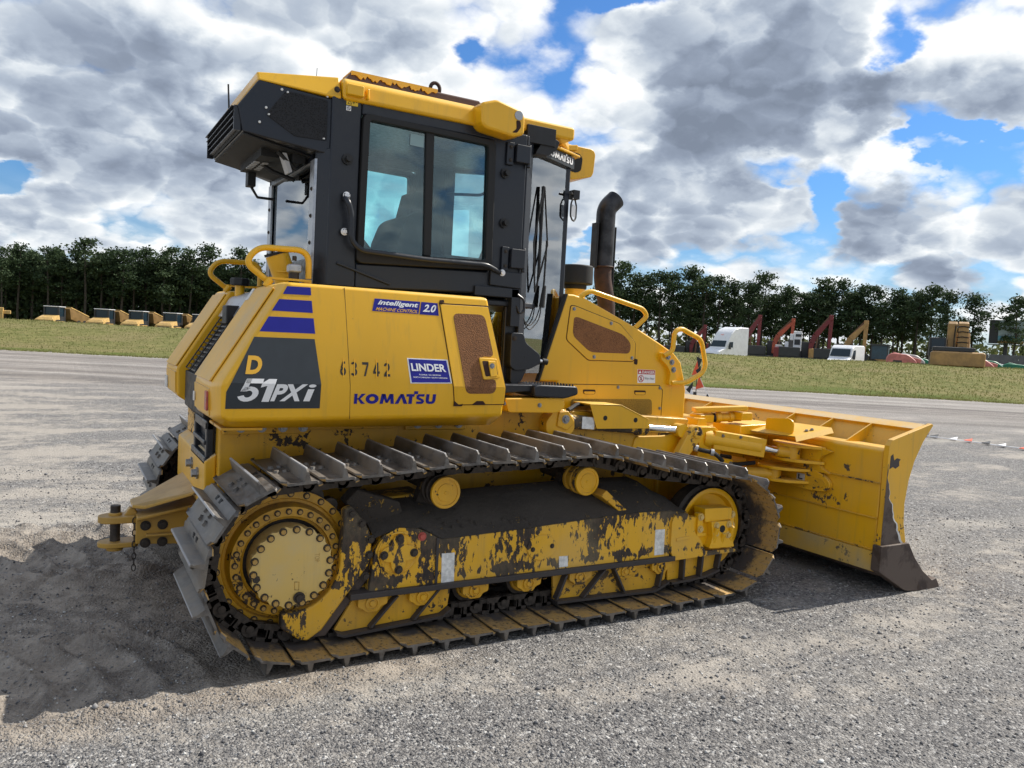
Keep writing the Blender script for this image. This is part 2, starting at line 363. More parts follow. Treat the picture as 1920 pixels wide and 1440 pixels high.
# machines far off
for nm, c in dict(faded_yellow=(.52, .34, .12), tan=(.38, .22, .075), excavator_red=(.16, .018, .022), excavator_orange=(.33, .06, .025), dark_machine=(.03, .032, .035),
                  pale_grey=(.42, .42, .42), lift_green=(.01, .16, .09), lift_pink=(.50, .17, .15), window_blue=(.03, .06, .085), rust_brown=(.13, .06, .03), ochre_brown=(.20, .12, .04), wall_grey=(.10, .10, .11),
                  orange_flag=(.75, .10, .03), black_flag=(.015, .015, .015), white_flag=(.8, .8, .82), board_art=(.32, .40, .42), board_blue=(.12, .33, .42)).items():
    simple(nm, c, .5, grain=.18, gscale=2.5)
simple('painted sky tint', (.22, .33, .34), .4)  # pale cyan imitating sky brightness, for the roof hatch patch
simple('far glass', (.012, .028, .042), .15, spec=.35)

# ------------------------------------------------------------------ mesh builder
ORG = {'v': Vector((0, 0, 0))}
class MB:
    def __init__(s): s.v = []; s.f = []; s.mi = []; s.cur = 0
    def add(s, vs, fs):
        k = len(s.v); s.v += [tuple(p) for p in vs]
        for f in fs: s.f.append(tuple(i+k for i in f)); s.mi.append(s.cur)
        return s
    def box(s, a, b, M=None):
        (x0, y0, z0), (x1, y1, z1) = a, b
        vs = [Vector(p) for p in ((x0,y0,z0),(x1,y0,z0),(x1,y1,z0),(x0,y1,z0),(x0,y0,z1),(x1,y0,z1),(x1,y1,z1),(x0,y1,z1))]
        if M is not None: vs = [M @ p for p in vs]
        return s.add(vs, [(0,3,2,1),(4,5,6,7),(0,1,5,4),(1,2,6,5),(2,3,7,6),(3,0,4,7)])
    def prism(s, poly, y0, y1, axis='y', M=None):
        """poly in (x,z) pushed along y between y0,y1 (numbers or functions of x,z); axis 'x': poly in (y,z); 'z': poly in (x,y)"""
        n = len(poly); f0 = y0 if callable(y0) else (lambda *_: y0); f1 = y1 if callable(y1) else (lambda *_: y1)
        def P(a, b, c): return Vector({'y': (a, c, b), 'x': (c, a, b), 'z': (a, b, c)}[axis])
        vs = [P(a, b, f0(a, b)) for a, b in poly]+[P(a, b, f1(a, b)) for a, b in poly]
        if M is not None: vs = [M @ p for p in vs]
        return s.add(vs, [tuple(range(n)), tuple(range(2*n-1, n-1, -1))]+[((i+1) % n, i, i+n, (i+1) % n+n) for i in range(n)])
    def ring(s, po, pi, y0, y1):
        """frame: outer and inner polygon of equal count, in (x,z)"""
        n = len(po); f0 = y0 if callable(y0) else (lambda *_: y0); f1 = y1 if callable(y1) else (lambda *_: y1)
        vs = [(a, f0(a, b), b) for a, b in po]+[(a, f0(a, b), b) for a, b in pi]+[(a, f1(a, b), b) for a, b in po]+[(a, f1(a, b), b) for a, b in pi]
        fs = []
        for i in range(n):
            j = (i+1) % n
            fs += [(i, j, n+j, n+i), (2*n+j, 2*n+i, 3*n+i, 3*n+j), (j, i, 2*n+i, 2*n+j), (n+i, n+j, 3*n+j, 3*n+i)]
        return s.add(vs, fs)
    def cyl(s, p0, p1, r0, r1=None, n=16, cap=True):
        r1 = r0 if r1 is None else r1; p0 = Vector(p0); p1 = Vector(p1); d = (p1-p0).normalized()
        u = d.orthogonal().normalized(); w = d.cross(u)
        vs = []
        for p, r in ((p0, r0), (p1, r1)):
            for i in range(n):
                a = 2*math.pi*i/n; vs.append(p+u*math.cos(a)*r+w*math.sin(a)*r)
        fs = [(i, (i+1) % n, (i+1) % n+n, i+n) for i in range(n)]
        if cap: fs += [tuple(range(n-1, -1, -1)), tuple(range(n, 2*n))]
        return s.add(vs, fs)
    def tube(s, pts, r, n=10, closed=False, rs=None):
        pts = [Vector(p) for p in pts]; m = len(pts); vs = []; u = None
        for i, p in enumerate(pts):
            if closed: d = (pts[(i+1) % m]-pts[i-1]).normalized()
            else: d = (pts[min(i+1, m-1)]-pts[max(i-1, 0)]).normalized()
            u = d.orthogonal().normalized() if u is None else (u-d*u.dot(d)).normalized()
            w = d.cross(u); rr = rs[i] if rs else r
            for k in range(n):
                a = 2*math.pi*k/n; vs.append(p+u*math.cos(a)*rr+w*math.sin(a)*rr)
        fs = []
        for i in range(m if closed else m-1):
            j = (i+1) % m
            for k in range(n): fs.append((i*n+k, i*n+(k+1) % n, j*n+(k+1) % n, j*n+k))
        if not closed: fs += [tuple(range(n-1, -1, -1)), tuple((m-1)*n+k for k in range(n))]
        return s.add(vs, fs)
    def lathe(s, prof, c, n=40, sgn=-1, a0=0):
        """profile (r, y) round the y axis through c=(x,z); closed at r=0 if given"""
        vs = []; m = len(prof)
        for r, y in prof:
            for k in range(n):
                a = a0+2*math.pi*k/n; vs.append((c[0]+math.cos(a)*r, y, c[1]+math.sin(a)*r))
        fs = [(i*n+k, (i+1)*n+k, (i+1)*n+(k+1) % n, i*n+(k+1) % n) for i in range(m-1) for k in range(n)]
        fs += [tuple(range(n)), tuple((m-1)*n+k for k in range(n-1, -1, -1))]
        return s.add(vs, fs)
    def build(s, name, mat, parent=None, bevel=0.0, seg=2, sharp=32, smooth=True, fix=True):
        me = bpy.data.meshes.new(name); og = ORG['v']
        me.from_pydata([(x-og.x, y-og.y, z-og.z) for x, y, z in s.v], [], s.f)
        for m in (mat if isinstance(mat, (list, tuple)) else [mat]): me.materials.append(MATS[m])
        if any(s.mi): me.polygons.foreach_set('material_index', s.mi)
        if fix:
            bm = bmesh.new(); bm.from_mesh(me); bmesh.ops.recalc_face_normals(bm, faces=bm.faces); bm.to_mesh(me); bm.free()
        me.update(); o = bpy.data.objects.new(name, me); COL.objects.link(o)
        if parent is not None: o.parent = parent
        else: o.location = og
        if smooth:
            me.polygons.foreach_set('use_smooth', [True]*len(me.polygons))
            if bevel:
                b = o.modifiers.new('bevel', 'BEVEL'); b.width = bevel; b.segments = seg; b.limit_method = 'ANGLE'; b.angle_limit = R(28); b.harden_normals = True
            else: me.set_sharp_from_angle(angle=R(sharp))
        return o
def rp(pts, r, seg=4, closed=True):
    """round the corners of a 2D or 3D polyline"""
    pts = [Vector(p) for p in pts]; n = len(pts); out = []
    for i in range(n):
        if not closed and i in (0, n-1): out.append(tuple(pts[i])); continue
        a, b, c = pts[i-1], pts[i], pts[(i+1) % n]
        la, lc = (a-b).length, (c-b).length; q = min(r, la*.48, lc*.48)
        s0 = b+(a-b)/la*q; s1 = b+(c-b)/lc*q
        for k in range(seg+1):
            t = k/seg; out.append(tuple(s0*(1-t)**2+b*2*t*(1-t)+s1*t*t))
    return out
def circ(cx, cz, r, n=20, a0=0): return [(cx+r*math.cos(a0+2*math.pi*i/n), cz+r*math.sin(a0+2*math.pi*i/n)) for i in range(n)]
def clipz(poly, z0, keep_above):
    out = []; n = len(poly); f = (lambda p: (p[1]-z0)*(1 if keep_above else -1))
    for i in range(n):
        a, b = poly[i], poly[(i+1) % n]; fa, fb = f(a), f(b)
        if fa >= 0: out.append(a)
        if fa*fb < 0: t = fa/(fa-fb); out.append((a[0]+(b[0]-a[0])*t, z0))
    return out
def tag(o, label, cat, group=None, kind=None):
    if label: o['label'] = label
    if cat: o['category'] = cat
    if group: o['group'] = group
    if kind: o['kind'] = kind
    return o
def empty(name, loc, label, cat, group=None):
    o = bpy.data.objects.new(name, None); COL.objects.link(o); o.location = loc; o.empty_display_size = .2
    return tag(o, label, cat, group)
def struct(o): o['kind'] = 'structure'; return o
def mirror_y(mb):
    m = MB(); m.v = [(x, -y, z) for x, y, z in mb.v]; m.f = [f[::-1] for f in mb.f]; m.mi = list(mb.mi); return m
def copy_tree(o, parent=None):
    c = o.copy(); COL.objects.link(c); c.parent = parent
    for ch in o.children: copy_tree(ch, c)
    return c
def text_mb(body, quad, ysurf, off, bold=.0, shear=0.0, thick=.0015):
    """lettering fitted to the quad (tl, tr, bl, br) of (x,z) points on a surface y = ysurf(x,z)"""
    cu = bpy.data.curves.new('t', 'FONT'); cu.body = body; cu.offset = bold; cu.shear = shear; cu.resolution_u = 4
    ob = bpy.data.objects.new('t', cu); COL.objects.link(ob)
    dg = bpy.context.evaluated_depsgraph_get(); me = bpy.data.meshes.new_from_object(ob.evaluated_get(dg))
    xs = [v.co.x for v in me.vertices]; ys = [v.co.y for v in me.vertices]
    x0, x1, y0, y1 = min(xs), max(xs), min(ys), max(ys)
    tl, tr, bl, br = [Vector(q) for q in quad]; mb = MB(); vs = []
    for v in me.vertices:
        u = (v.co.x-x0)/(x1-x0); w = (v.co.y-y0)/(y1-y0)
        p = (bl*(1-u)+br*u)*(1-w)+(tl*(1-u)+tr*u)*w
        vs.append((p.x, ysurf(p.x, p.y)-off, p.y))
    mb.add(vs, [tuple(p.vertices) for p in me.polygons])
    bpy.data.objects.remove(ob); bpy.data.curves.remove(cu); bpy.data.meshes.remove(me)
    return mb

# ================================================================== GROUND
_tab = np.random.RandomState(3).rand(256, 256)
def vnoise(x, y, s):
    x = np.asarray(x)*s+40.3; y = np.asarray(y)*s+17.7; xi = np.floor(x).astype(int); yi = np.floor(y).astype(int)
    fx = x-xi; fy = y-yi; fx = fx*fx*(3-2*fx); fy = fy*fy*(3-2*fy); t = lambda a, b: _tab[a % 256, b % 256]
    return (t(xi, yi)*(1-fx)+t(xi+1, yi)*fx)*(1-fy)+(t(xi, yi+1)*(1-fx)+t(xi+1, yi+1)*fx)*fy-.5
def sstep(v, a, b): t = np.clip((v-a)/(b-a), 0, 1); return t*t*(3-2*t)
def ground_z(x, y):
    x = np.asarray(x, float); y = np.asarray(y, float)
    z = .030*vnoise(x, y, .35)+.016*vnoise(x, y, 1.3)+.008*vnoise(x, y, 4)+.006*vnoise(x, y, 11)+.004*vnoise(x, y, 23)
    flat = (sstep(x, -.6, -.2)*(1-sstep(x, 3.0, 3.5)))*(sstep(np.abs(y), 1.72, 1.45))
    z = z*(1-.8*flat)-.012*flat
    # grouser ridges left behind both tracks, edge berms and loose heaps
    beh = 1-sstep(x, -.55, -.25); wob = .12*vnoise(x, y, 1.5)
    for c, w in ((-.98, .48), (1.03, .42)):
        inn = sstep(np.abs(y-c+.1*wob), w, w-.12)
        ph = (x+.34*(y-c)+.5*(y-c)**2+.12*wob)/.215
        z = z+beh*inn*(.062*(1-np.abs(np.sin(math.pi*ph))**.7)*1.0-.03+.014*vnoise(x, y, 9)+.016*vnoise(x, y, 27)+.010*vnoise(x, y, 45))
    z = z+(1-sstep(x, .25, .75))*.028*np.exp(-((y+1.50+.1*wob)/.07)**2)*(1+1.2*vnoise(x, y, 6))*sstep(x, -3.5, -2)
    z = z+beh*.055*np.exp(-((y-.42+.3*wob)/.16)**2)*(1+1.5*vnoise(x, y, 5)+1.2*vnoise(x, y, 17))
    z = z+beh*.060*np.exp(-((y-1.62+.6*wob)/.20)**2)*(1+1.6*vnoise(x, y, 4)+1.2*vnoise(x, y, 15))
    # crumbs squeezed up beside the near track
    z = z+.022*np.exp(-((y+1.435)/.035)**2)*sstep(x, -.3, .0)*(1-sstep(x, 1.9, 2.4))*(.5+1.6*vnoise(x, y, 7))*np.abs(np.sin(math.pi*(x+.03)/.181))
    ed = .503*x+.863*y
    z = z-3.5*sstep(ed, 42, 70)
    return z
def grid_obj(name, xs, ys, zf, mat, M2=None):
    X, Y = np.meshgrid(xs, ys, indexing='ij')
    if M2 is not None: X, Y = M2(X, Y)
    Z = zf(X, Y); nx, ny = X.shape
    co = np.stack([X, Y, Z], -1).reshape(-1, 3).astype(np.float32)
    i = (np.arange(nx-1)[:, None]*ny+np.arange(ny-1)[None, :]).ravel()
    q = np.stack([i, i+ny, i+ny+1, i+1], 1).astype(np.int32)
    me = bpy.data.meshes.new(name); me.vertices.add(len(co)); me.vertices.foreach_set('co', co.ravel())
    me.loops.add(q.size); me.loops.foreach_set('vertex_index', q.ravel()); me.polygons.add(len(q))
    me.polygons.foreach_set('loop_start', np.arange(0, q.size, 4, dtype=np.int32)); me.polygons.foreach_set('use_smooth', np.ones(len(q), bool))
    me.materials.append(MATS[mat]); me.update(calc_edges=True); me.validate()
    o = bpy.data.objects.new(name, me); COL.objects.link(o); return o
def axis(a, b, fine, lo, hi, g=1.14):
    v = list(np.arange(a, b, fine)); s = fine
    while v[-1] < hi: s *= g; v.append(v[-1]+s)
    s = fine; w = [v[0]]
    while w[-1] > lo: s *= g; w.append(w[-1]-s)
    return np.array(w[::-1][:-1]+v)
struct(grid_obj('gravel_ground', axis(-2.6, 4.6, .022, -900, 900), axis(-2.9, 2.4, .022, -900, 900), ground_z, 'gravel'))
def field_z(x, y):
    ed = .503*x+.863*y; al = .863*x-.503*y
    crest = 1.18+.004*al; base = -1.0+1.1*sstep(al, -55, 5)
    z = .03+crest*sstep(ed, 27.5, 50)-(crest-base)*sstep(ed, 51, 66)+.10*vnoise(x, y, .12)+.035*vnoise(x, y, .5)
    return z
def fld(al, ed): ed = ed+np.where(ed < 29.3, .9*vnoise(al, al*0, .22)+.6*vnoise(al, al*0, .7), 0); return .863*al+.503*ed, -.503*al+.863*ed
struct(grid_obj('grass_field', axis(-60, 60, .8, -800, 800, 1.2), np.concatenate([np.arange(28.9, 70, .5), 70*1.13**np.arange(0, 22)]), lambda x, y: np.where(.503*x+.863*y < 29.6, ground_z(x, y)+.012, field_z(x, y)), 'grass field', fld))
# grass tufts
def quads_obj(name, P, size, mat, seed, up=False, parent=None, aspect=1.0):
    """many small leaf faces; P (n,3) centres, size (n,)"""
    rs = np.random.RandomState(seed); n = len(P)
    if up:
        a = rs.rand(n)*math.pi*2; u = np.stack([np.cos(a), np.sin(a), a*0], 1)*(size*aspect)[:, None]; w = np.stack([rs.randn(n)*.25, rs.randn(n)*.25, np.ones(n)], 1)*size[:, None]
        co = np.stack([P-u*.5, P+u*.5, P+w], 1); k = 3
    else:
        u = rs.randn(n, 3); u /= np.linalg.norm(u, axis=1)[:, None]; t = rs.randn(n, 3); w = np.cross(u, t); w /= np.linalg.norm(w, axis=1)[:, None]
        u = u*(size*.5)[:, None]; w = w*(size*.5*aspect)[:, None]; co = np.stack([P-u, P-w*.7, P+u, P+w], 1); k = 4
    co = co.reshape(-1, 3).astype(np.float32); me = bpy.data.meshes.new(name)
    me.vertices.add(len(co)); me.vertices.foreach_set('co', co.ravel()); me.loops.add(len(co)); me.loops.foreach_set('vertex_index', np.arange(len(co), dtype=np.int32))
    me.polygons.add(n); me.polygons.foreach_set('loop_start', np.arange(0, len(co), k, dtype=np.int32)); me.materials.append(MATS[mat]); me.update(calc_edges=True)
    if parent == 'mesh': return me
    o = bpy.data.objects.new(name, me); COL.objects.link(o)
    if parent is not None: o.parent = parent
    return o
rs = np.random.RandomState(5)
NG = 70000; al = rs.uniform(-48, 50, NG); ed = np.concatenate([28.4+np.abs(rs.randn(20000))*.6, rs.uniform(29, 52, NG-20000)])
X_, Y_ = .863*al+.503*ed, -.503*al+.863*ed
Z_ = np.where(ed < 29.6, ground_z(X_, Y_), field_z(X_, Y_))
tag(quads_obj('grass_tufts', np.stack([X_, Y_, Z_], 1), rs.uniform(.02, .075, NG)*np.where(vnoise(X_, Y_, .12) > .05, 1.4, 1), 'grass blades', 1, up=True, aspect=.8), 'short dry grass tufts growing over the field beyond the haul road', 'grass', kind='stuff')
# loose stones on the gravel
def stones():
    rs = np.random.RandomState(11); N = 30000
    d = 2.3+7.5*rs.rand(N)**1.5; a = np.radians(rs.uniform(-8, 66, N)); x = -.98+d*np.sin(a); y = -4.99+d*np.cos(a)
    keep = ~((np.abs(np.abs(y)-1.025) < .38) & (x > -.4) & (x < 3.1)); x, y, d = x[keep], y[keep], d[keep]; n = len(x)
    s = (.003+.0045*rs.rand(n)**3+.010*(rs.rand(n) > .993)*rs.rand(n))*(1+d*.06); z = ground_z(x, y)+s*.25
    base = np.array([(1, 0, 0), (0, 1, 0), (-1, 0, 0), (0, -1, 0), (0, 0, .8), (0, 0, -.6)])
    tri = np.array([(0, 1, 4), (1, 2, 4), (2, 3, 4), (3, 0, 4), (1, 0, 5), (2, 1, 5), (3, 2, 5), (0, 3, 5)])
    an = rs.rand(n)*6.28; c, sn = np.cos(an), np.sin(an); V = base[None]*(1+.5*(rs.rand(n, 6, 1)-.5)); V = V*s[:, None, None]*(.7+.6*rs.rand(n, 1, 3))
    vx = V[..., 0]*c[:, None]-V[..., 1]*sn[:, None]; vy = V[..., 0]*sn[:, None]+V[..., 1]*c[:, None]
    co = np.stack([vx+x[:, None], vy+y[:, None], V[..., 2]+z[:, None]], -1).reshape(-1, 3).astype(np.float32)
    q = (tri[None]+6*np.arange(n)[:, None, None]).reshape(-1).astype(np.int32)
    me = bpy.data.meshes.new('gravel_stones'); me.vertices.add(len(co)); me.vertices.foreach_set('co', co.ravel()); me.loops.add(len(q)); me.loops.foreach_set('vertex_index', q)
    me.polygons.add(len(q)//3); me.polygons.foreach_set('loop_start', np.arange(0, len(q), 3, dtype=np.int32)); me.materials.append(MATS['loose stone']); me.update(calc_edges=True)
    o = bpy.data.objects.new('gravel_stones', me); COL.objects.link(o); tag(o, 'loose grey and white stones scattered over the gravel lot', 'gravel', kind='stuff')
def stone_mat():
    m, T, b = mat_new('loose stone'); r = T.new('ShaderNodeNewGeometry').outputs['Random Per Island']
    T.put(b.inputs['Base Color'], T.ramp(r, [(0, (.06, .06, .065)), (.45, (.17, .17, .175)), (.88, (.30, .29, .28)), (1, (.62, .61, .58))])); b.inputs['Roughness'].default_value = .8
stone_mat(); stones()

# ================================================================== TREES
def pine_meshes(seed, H, crown0, rad, nclump):
    r = random.Random(seed); nr = np.random.RandomState(seed)
    tb = MB(); pts = [(0, 0, 0)]; lx = ly = 0
    for i in range(1, 7): lx += r.uniform(-.12, .12); ly += r.uniform(-.12, .12); pts.append((lx, ly, H*.97*i/6))
    tb.tube(pts, .1, 6, rs=[.17, .15, .14, .12, .09, .06, .02])
    P = []; S = []
    for k in range(nclump):
        t = crown0+(1-crown0)*((k+r.random())/nclump); z = H*t; f = (t-crown0)/(1-crown0)
        ra = rad*(math.sin(math.pi*min(1, .18+f*.86))**.8)*r.uniform(.35, 1.1); a = r.uniform(0, 6.28)
        cx, cy = ra*math.cos(a), ra*math.sin(a); cz = z+ra*.15
        ti = min(5, int(t*6)); bx, by, _ = pts[ti]
        tb.tube([(bx, by, z-ra*.25), (cx*.6, cy*.6, z), (cx, cy, cz)], .03, 4, rs=[.045, .03, .012])
        n = r.randint(80, 150); g = nr.randn(n, 3)*np.array([.50, .50, .26])*r.uniform(.7, 1.35); P.append(g+np.array([cx, cy, cz+.1])); S.append(nr.uniform(.18, .46, n))
    P = np.concatenate(P); S = np.concatenate(S)
    me_l = quads_obj('crown', P, S, 'pine needles', seed, parent='mesh', aspect=.8)
    me_t = bpy.data.meshes.new('trunk'); me_t.from_pydata(tb.v, [], tb.f); me_t.materials.append(MATS['bark']); me_t.update()
    return me_t, me_l, H
TREES = [pine_meshes(20+i, 12.0, c0, rd, nc) for i, (c0, rd, nc) in enumerate([(.42, 1.9, 22), (.5, 1.6, 17), (.36, 2.1, 26), (.55, 1.8, 15), (.45, 1.4, 18), (.62, 2.0, 13), (.40, 2.3, 24)])]
def pine(azd, dist, h, k, label, group=None, base=0.0, wide=1.0):
    a = R(azd); x = -.98+dist*math.sin(a); y = -4.99+dist*math.cos(a)
    t = empty('pine_tree', (x, y, base), label, 'tree', group); mt, ml, H = TREES[k % len(TREES)]; s = (h-base)/H
    t.scale = (s*wide, s*wide, s); t.rotation_euler = (0, 0, R((azd*77.7) % 360))
    for nm, me in (('trunk', mt), ('crown', ml)):
        o = bpy.data.objects.new(nm, me); COL.objects.link(o); o.parent = t
    return t
SKY_TREES = [(-3.21, 10.5), (-2.38, 10.2), (-1.64, 11.0), (-0.84, 10.7), (-0.03, 10.4), (0.75, 11.3), (1.28, 11.8), (2.12, 11.9), (2.76, 11.3), (3.28, 12.4), (3.96, 11.9), (4.75, 11.4), (5.74, 12.1), (6.22, 12.4), (6.81, 11.6), (7.36, 12.6), (8.45, 12.5), (9.3, 12.1), (10.55, 13.0), (11.36, 12.3), (36.65, 13.5), (37.33, 13.8), (38.34, 14.2), (39.23, 13.1), (40.09, 14.4), (41.0, 13.8), (42.19, 13.6), (43.23, 14.3), (44.1, 13.0), (45.17, 13.3), (46.18, 12.6), (47.16, 12.9), (47.93, 11.8), (48.73, 11.6), (49.65, 11.7), (50.27, 11.5), (50.89, 12.0), (51.49, 11.8), (52.09, 13.0), (52.74, 11.9), (53.37, 12.5), (54.05, 11.6), (54.71, 10.8), (55.44, 11.5), (55.95, 11.9), (56.76, 11.8), (57.46, 11.6)]
for i, (a, h) in enumerate(SKY_TREES):
    left = a < 20
    pine(a, 135+(i % 3)*1.5, h*(1.0, 1.10, .93, 1.04, .96)[i % 5], i*3+1, 'tall thin pine whose ragged crown tops the dark wood behind the dump trucks' if left else 'tall thin pine with ragged crown in the tree line behind the parked excavators',
         'pines of the wood behind the dump trucks' if left else 'pines of the tree line behind the excavators', wide=1.0+.4*((i*7) % 5)/5)
pine(58.42, 131, 11.5, 2, 'broad pine ending the tree line, just right of the ochre excavator boom', base=0)
pine(59.78, 131, 11.2, 0, 'lone pine standing apart with sky on both sides, left of the billboard', wide=1.15)
pine(59.25, 136, 8.0, 4, 'small thin pine close beside the lone pine left of the billboard')
pine(62.07, 128, 10.7, 6, 'loose open pine at the right edge, its branches in front of the billboard', wide=1.2)
for i in range(86):
    left = i < 40
    a = (-4.2+i*.41+rnd.uniform(-.15, .15)) if left else (12.6+(i-40)*.97+rnd.uniform(-.4, .4))
    if 36 > a > 12.6 and i % 2: continue
    pine(a, rnd.uniform(138, 148), (rnd.uniform(9.0, 11.0) if left else rnd.uniform(9.5, 12.0)), i, 'slender pine standing deep inside the dense dark wood behind the dump trucks' if left else 'slender pine standing in the second row of the tree line behind the excavators' if a > 36 else 'slender pine of the tree line hidden behind the bulldozer',
         'inner pines of the dense wood' if left else 'second row pines' if a > 36 else 'pines behind the bulldozer')
def band(name, azr, dr, zr, n, size, mat, seed, label, dark=None):
    r = np.random.RandomState(seed); a = np.radians(r.uniform(*azr, n)); d = r.uniform(*dr, n)
    x = -.98+d*np.sin(a); y = -4.99+d*np.cos(a); hh = zr[1]*(1+.5*vnoise(np.degrees(a)*3, a*0, .8)); z = zr[0]+(hh-zr[0])*r.rand(n)
    return tag(quads_obj(name, np.stack([x, y, z], 1), r.uniform(size*.5, size, n), mat, seed), label, 'woodland', kind='stuff')
band('dense_wood', (-5.5, 13), (149, 156), (-1, 10.2), 17000, 1.1, 'pine needles', 31, 'dark mass of wood filling the gaps between the pine trunks on the left')
band('crown_fill', (-5.5, 13), (137.5, 147), (1.0, 9.8), 15000, .75, 'pine needles', 35, 'dark needle foliage between the trunks of the left wood')
band('undergrowth', (12, 66), (149, 158), (-.5, 4.6), 11000, 1.0, 'undergrowth leaves', 32, 'pale green undergrowth showing between the trunks behind the excavators')
band('shrub_layer', (-5.5, 13), (139, 147), (-1, 2.4), 2600, .8, 'undergrowth leaves', 33, 'low brown green shrubs under the dark pines on the left')
band('needle_fill', (34, 57.5), (141, 149), (4.6, 9.2), 5500, .8, 'pine needles', 34, 'dark foliage filling the tree line behind the excavators')  # needle foliage, same material as the pine crowns

# ================================================================== FAR MACHINES
def far_part(mb, name, mat, t, bevel=0.0): return mb.build(name, mat, t, bevel=bevel, seg=1)
def wheel(t, x, y, r, w=.5, rim='faded_yellow'):
    m = MB(); m.cyl((x, y-w/2, r), (x, y+w/2, r), r, n=18); wh = far_part(m, 'wheel', 'black rubber', t)
    m = MB(); m.cyl((x, y-w/2-.01, r), (x, y-w/2+.05, r), r*.5, n=12); far_part(m, 'rim', rim, wh)
def facing(x, y, off=0): return math.atan2(-4.99-y, -.98-x)+off
# articulated dump trucks, nose towards us
def dump_truck(x, y, z, label, rot=0):
    t = empty('dump_truck', (x, y, z), label, 'dump truck', 'dump trucks parked in a row before the wood')
    m = MB(); v = [(3.6, -1.1, 1.0), (3.6, 1.1, 1.0), (3.5, 1.15, 1.75), (3.5, -1.15, 1.75), (1.6, -1.2, 1.0), (1.6, 1.2, 1.0), (1.6, 1.0, 2.35), (1.6, -1.0, 2.35), (3.2, .8, 2.05), (3.2, -.8, 2.05)]
    m.add(v, [(0, 1, 2, 3), (2, 8, 9, 3), (8, 6, 7, 9), (0, 3, 9, 7, 4), (1, 5, 6, 8, 2), (4, 7, 6, 5), (0, 4, 5, 1)]); m.box((1.4, -1.5, 1.5), (2.9, -1.15, 1.62)); m.box((1.4, 1.15, 1.5), (2.9, 1.5, 1.62)); far_part(m, 'hood', 'faded_yellow', t, .03)
    m = MB(); m.box((3.52, -.75, 1.15), (3.62, .75, 1.6)); far_part(m, 'grille', 'dark_machine', t)
    m = MB(); m.box((-.1, -.95, 1.3), (1.6, .95, 2.2)); 
    for sx in (0, 1.5):
        for sy in (-.9, .84): m.box((sx, sy-.05, 2.2), (sx+.14, sy+.12, 3.35))
    m.box((-.35, -.9, 1.3), (-.1, .9, 3.1)); cb = far_part(m, 'cab', 'dark_machine', t)
    m = MB(); m.box((.02, -.86, 2.2), (1.52, .86, 3.33)); far_part(m, 'window', 'far glass', cb)
    m = MB(); m.box((-.2, -1.0, 3.35), (1.65, 1.0, 3.44)); far_part(m, 'cab_roof', 'white paint', cb, .03)
    m = MB(); m.prism([(-.9, 1.9), (-.5, 3.2), (-.9, 3.35), (-6.0, 2.35), (-7.0, 2.1), (-6.0, 1.1)], -1.35, 1.35); far_part(m, 'dump_body', 'ochre_brown', t, .03)
    m = MB(); m.prism([(-.8, 3.32), (-.8, 3.44), (-6.3, 2.42), (-6.3, 2.30)], -1.4, 1.4); far_part(m, 'body_rail', 'faded_yellow', t)
    for xx in (2.2, -3.2, -5.0):
        for yy in (-1.15, 1.15): wheel(t, xx, yy, .9)
    t.rotation_euler = (0, 0, facing(x, y, R(-24)+rot)); t.scale = (.88, .88, .92)
    return t
for i, (x, lab) in enumerate(((-1.2, 'pale yellow hooded dump truck at the far left end of the parked row'), (3.9, 'second dump truck from the left in the row before the wood'), (7.55, 'middle dump truck of the row of five before the wood'), (11.3, 'fourth dump truck from the left, nearest but one to the bulldozer'), (14.6, 'fifth dump truck with white cab roof, half hidden behind the bulldozer tail'))):
    dump_truck(x-.3, 100-i*.15, -.60, lab)
t = empty('wheel_loader', (-7.4, 100, -.9), 'yellow machine arm just showing at the left edge of the grass', 'loader')
m = MB(); m.box((-.6, -.6, 1.4), (.7, .6, 3.0)); m.box((.6, -.4, 2.3), (1.4, .4, 2.7)); far_part(m, 'boom', 'faded_yellow', t, .05); m = MB(); m.box((-2.5, -1.2, .8), (-.6, 1.2, 2.8)); far_part(m, 'body', 'dark_machine', t, .05)
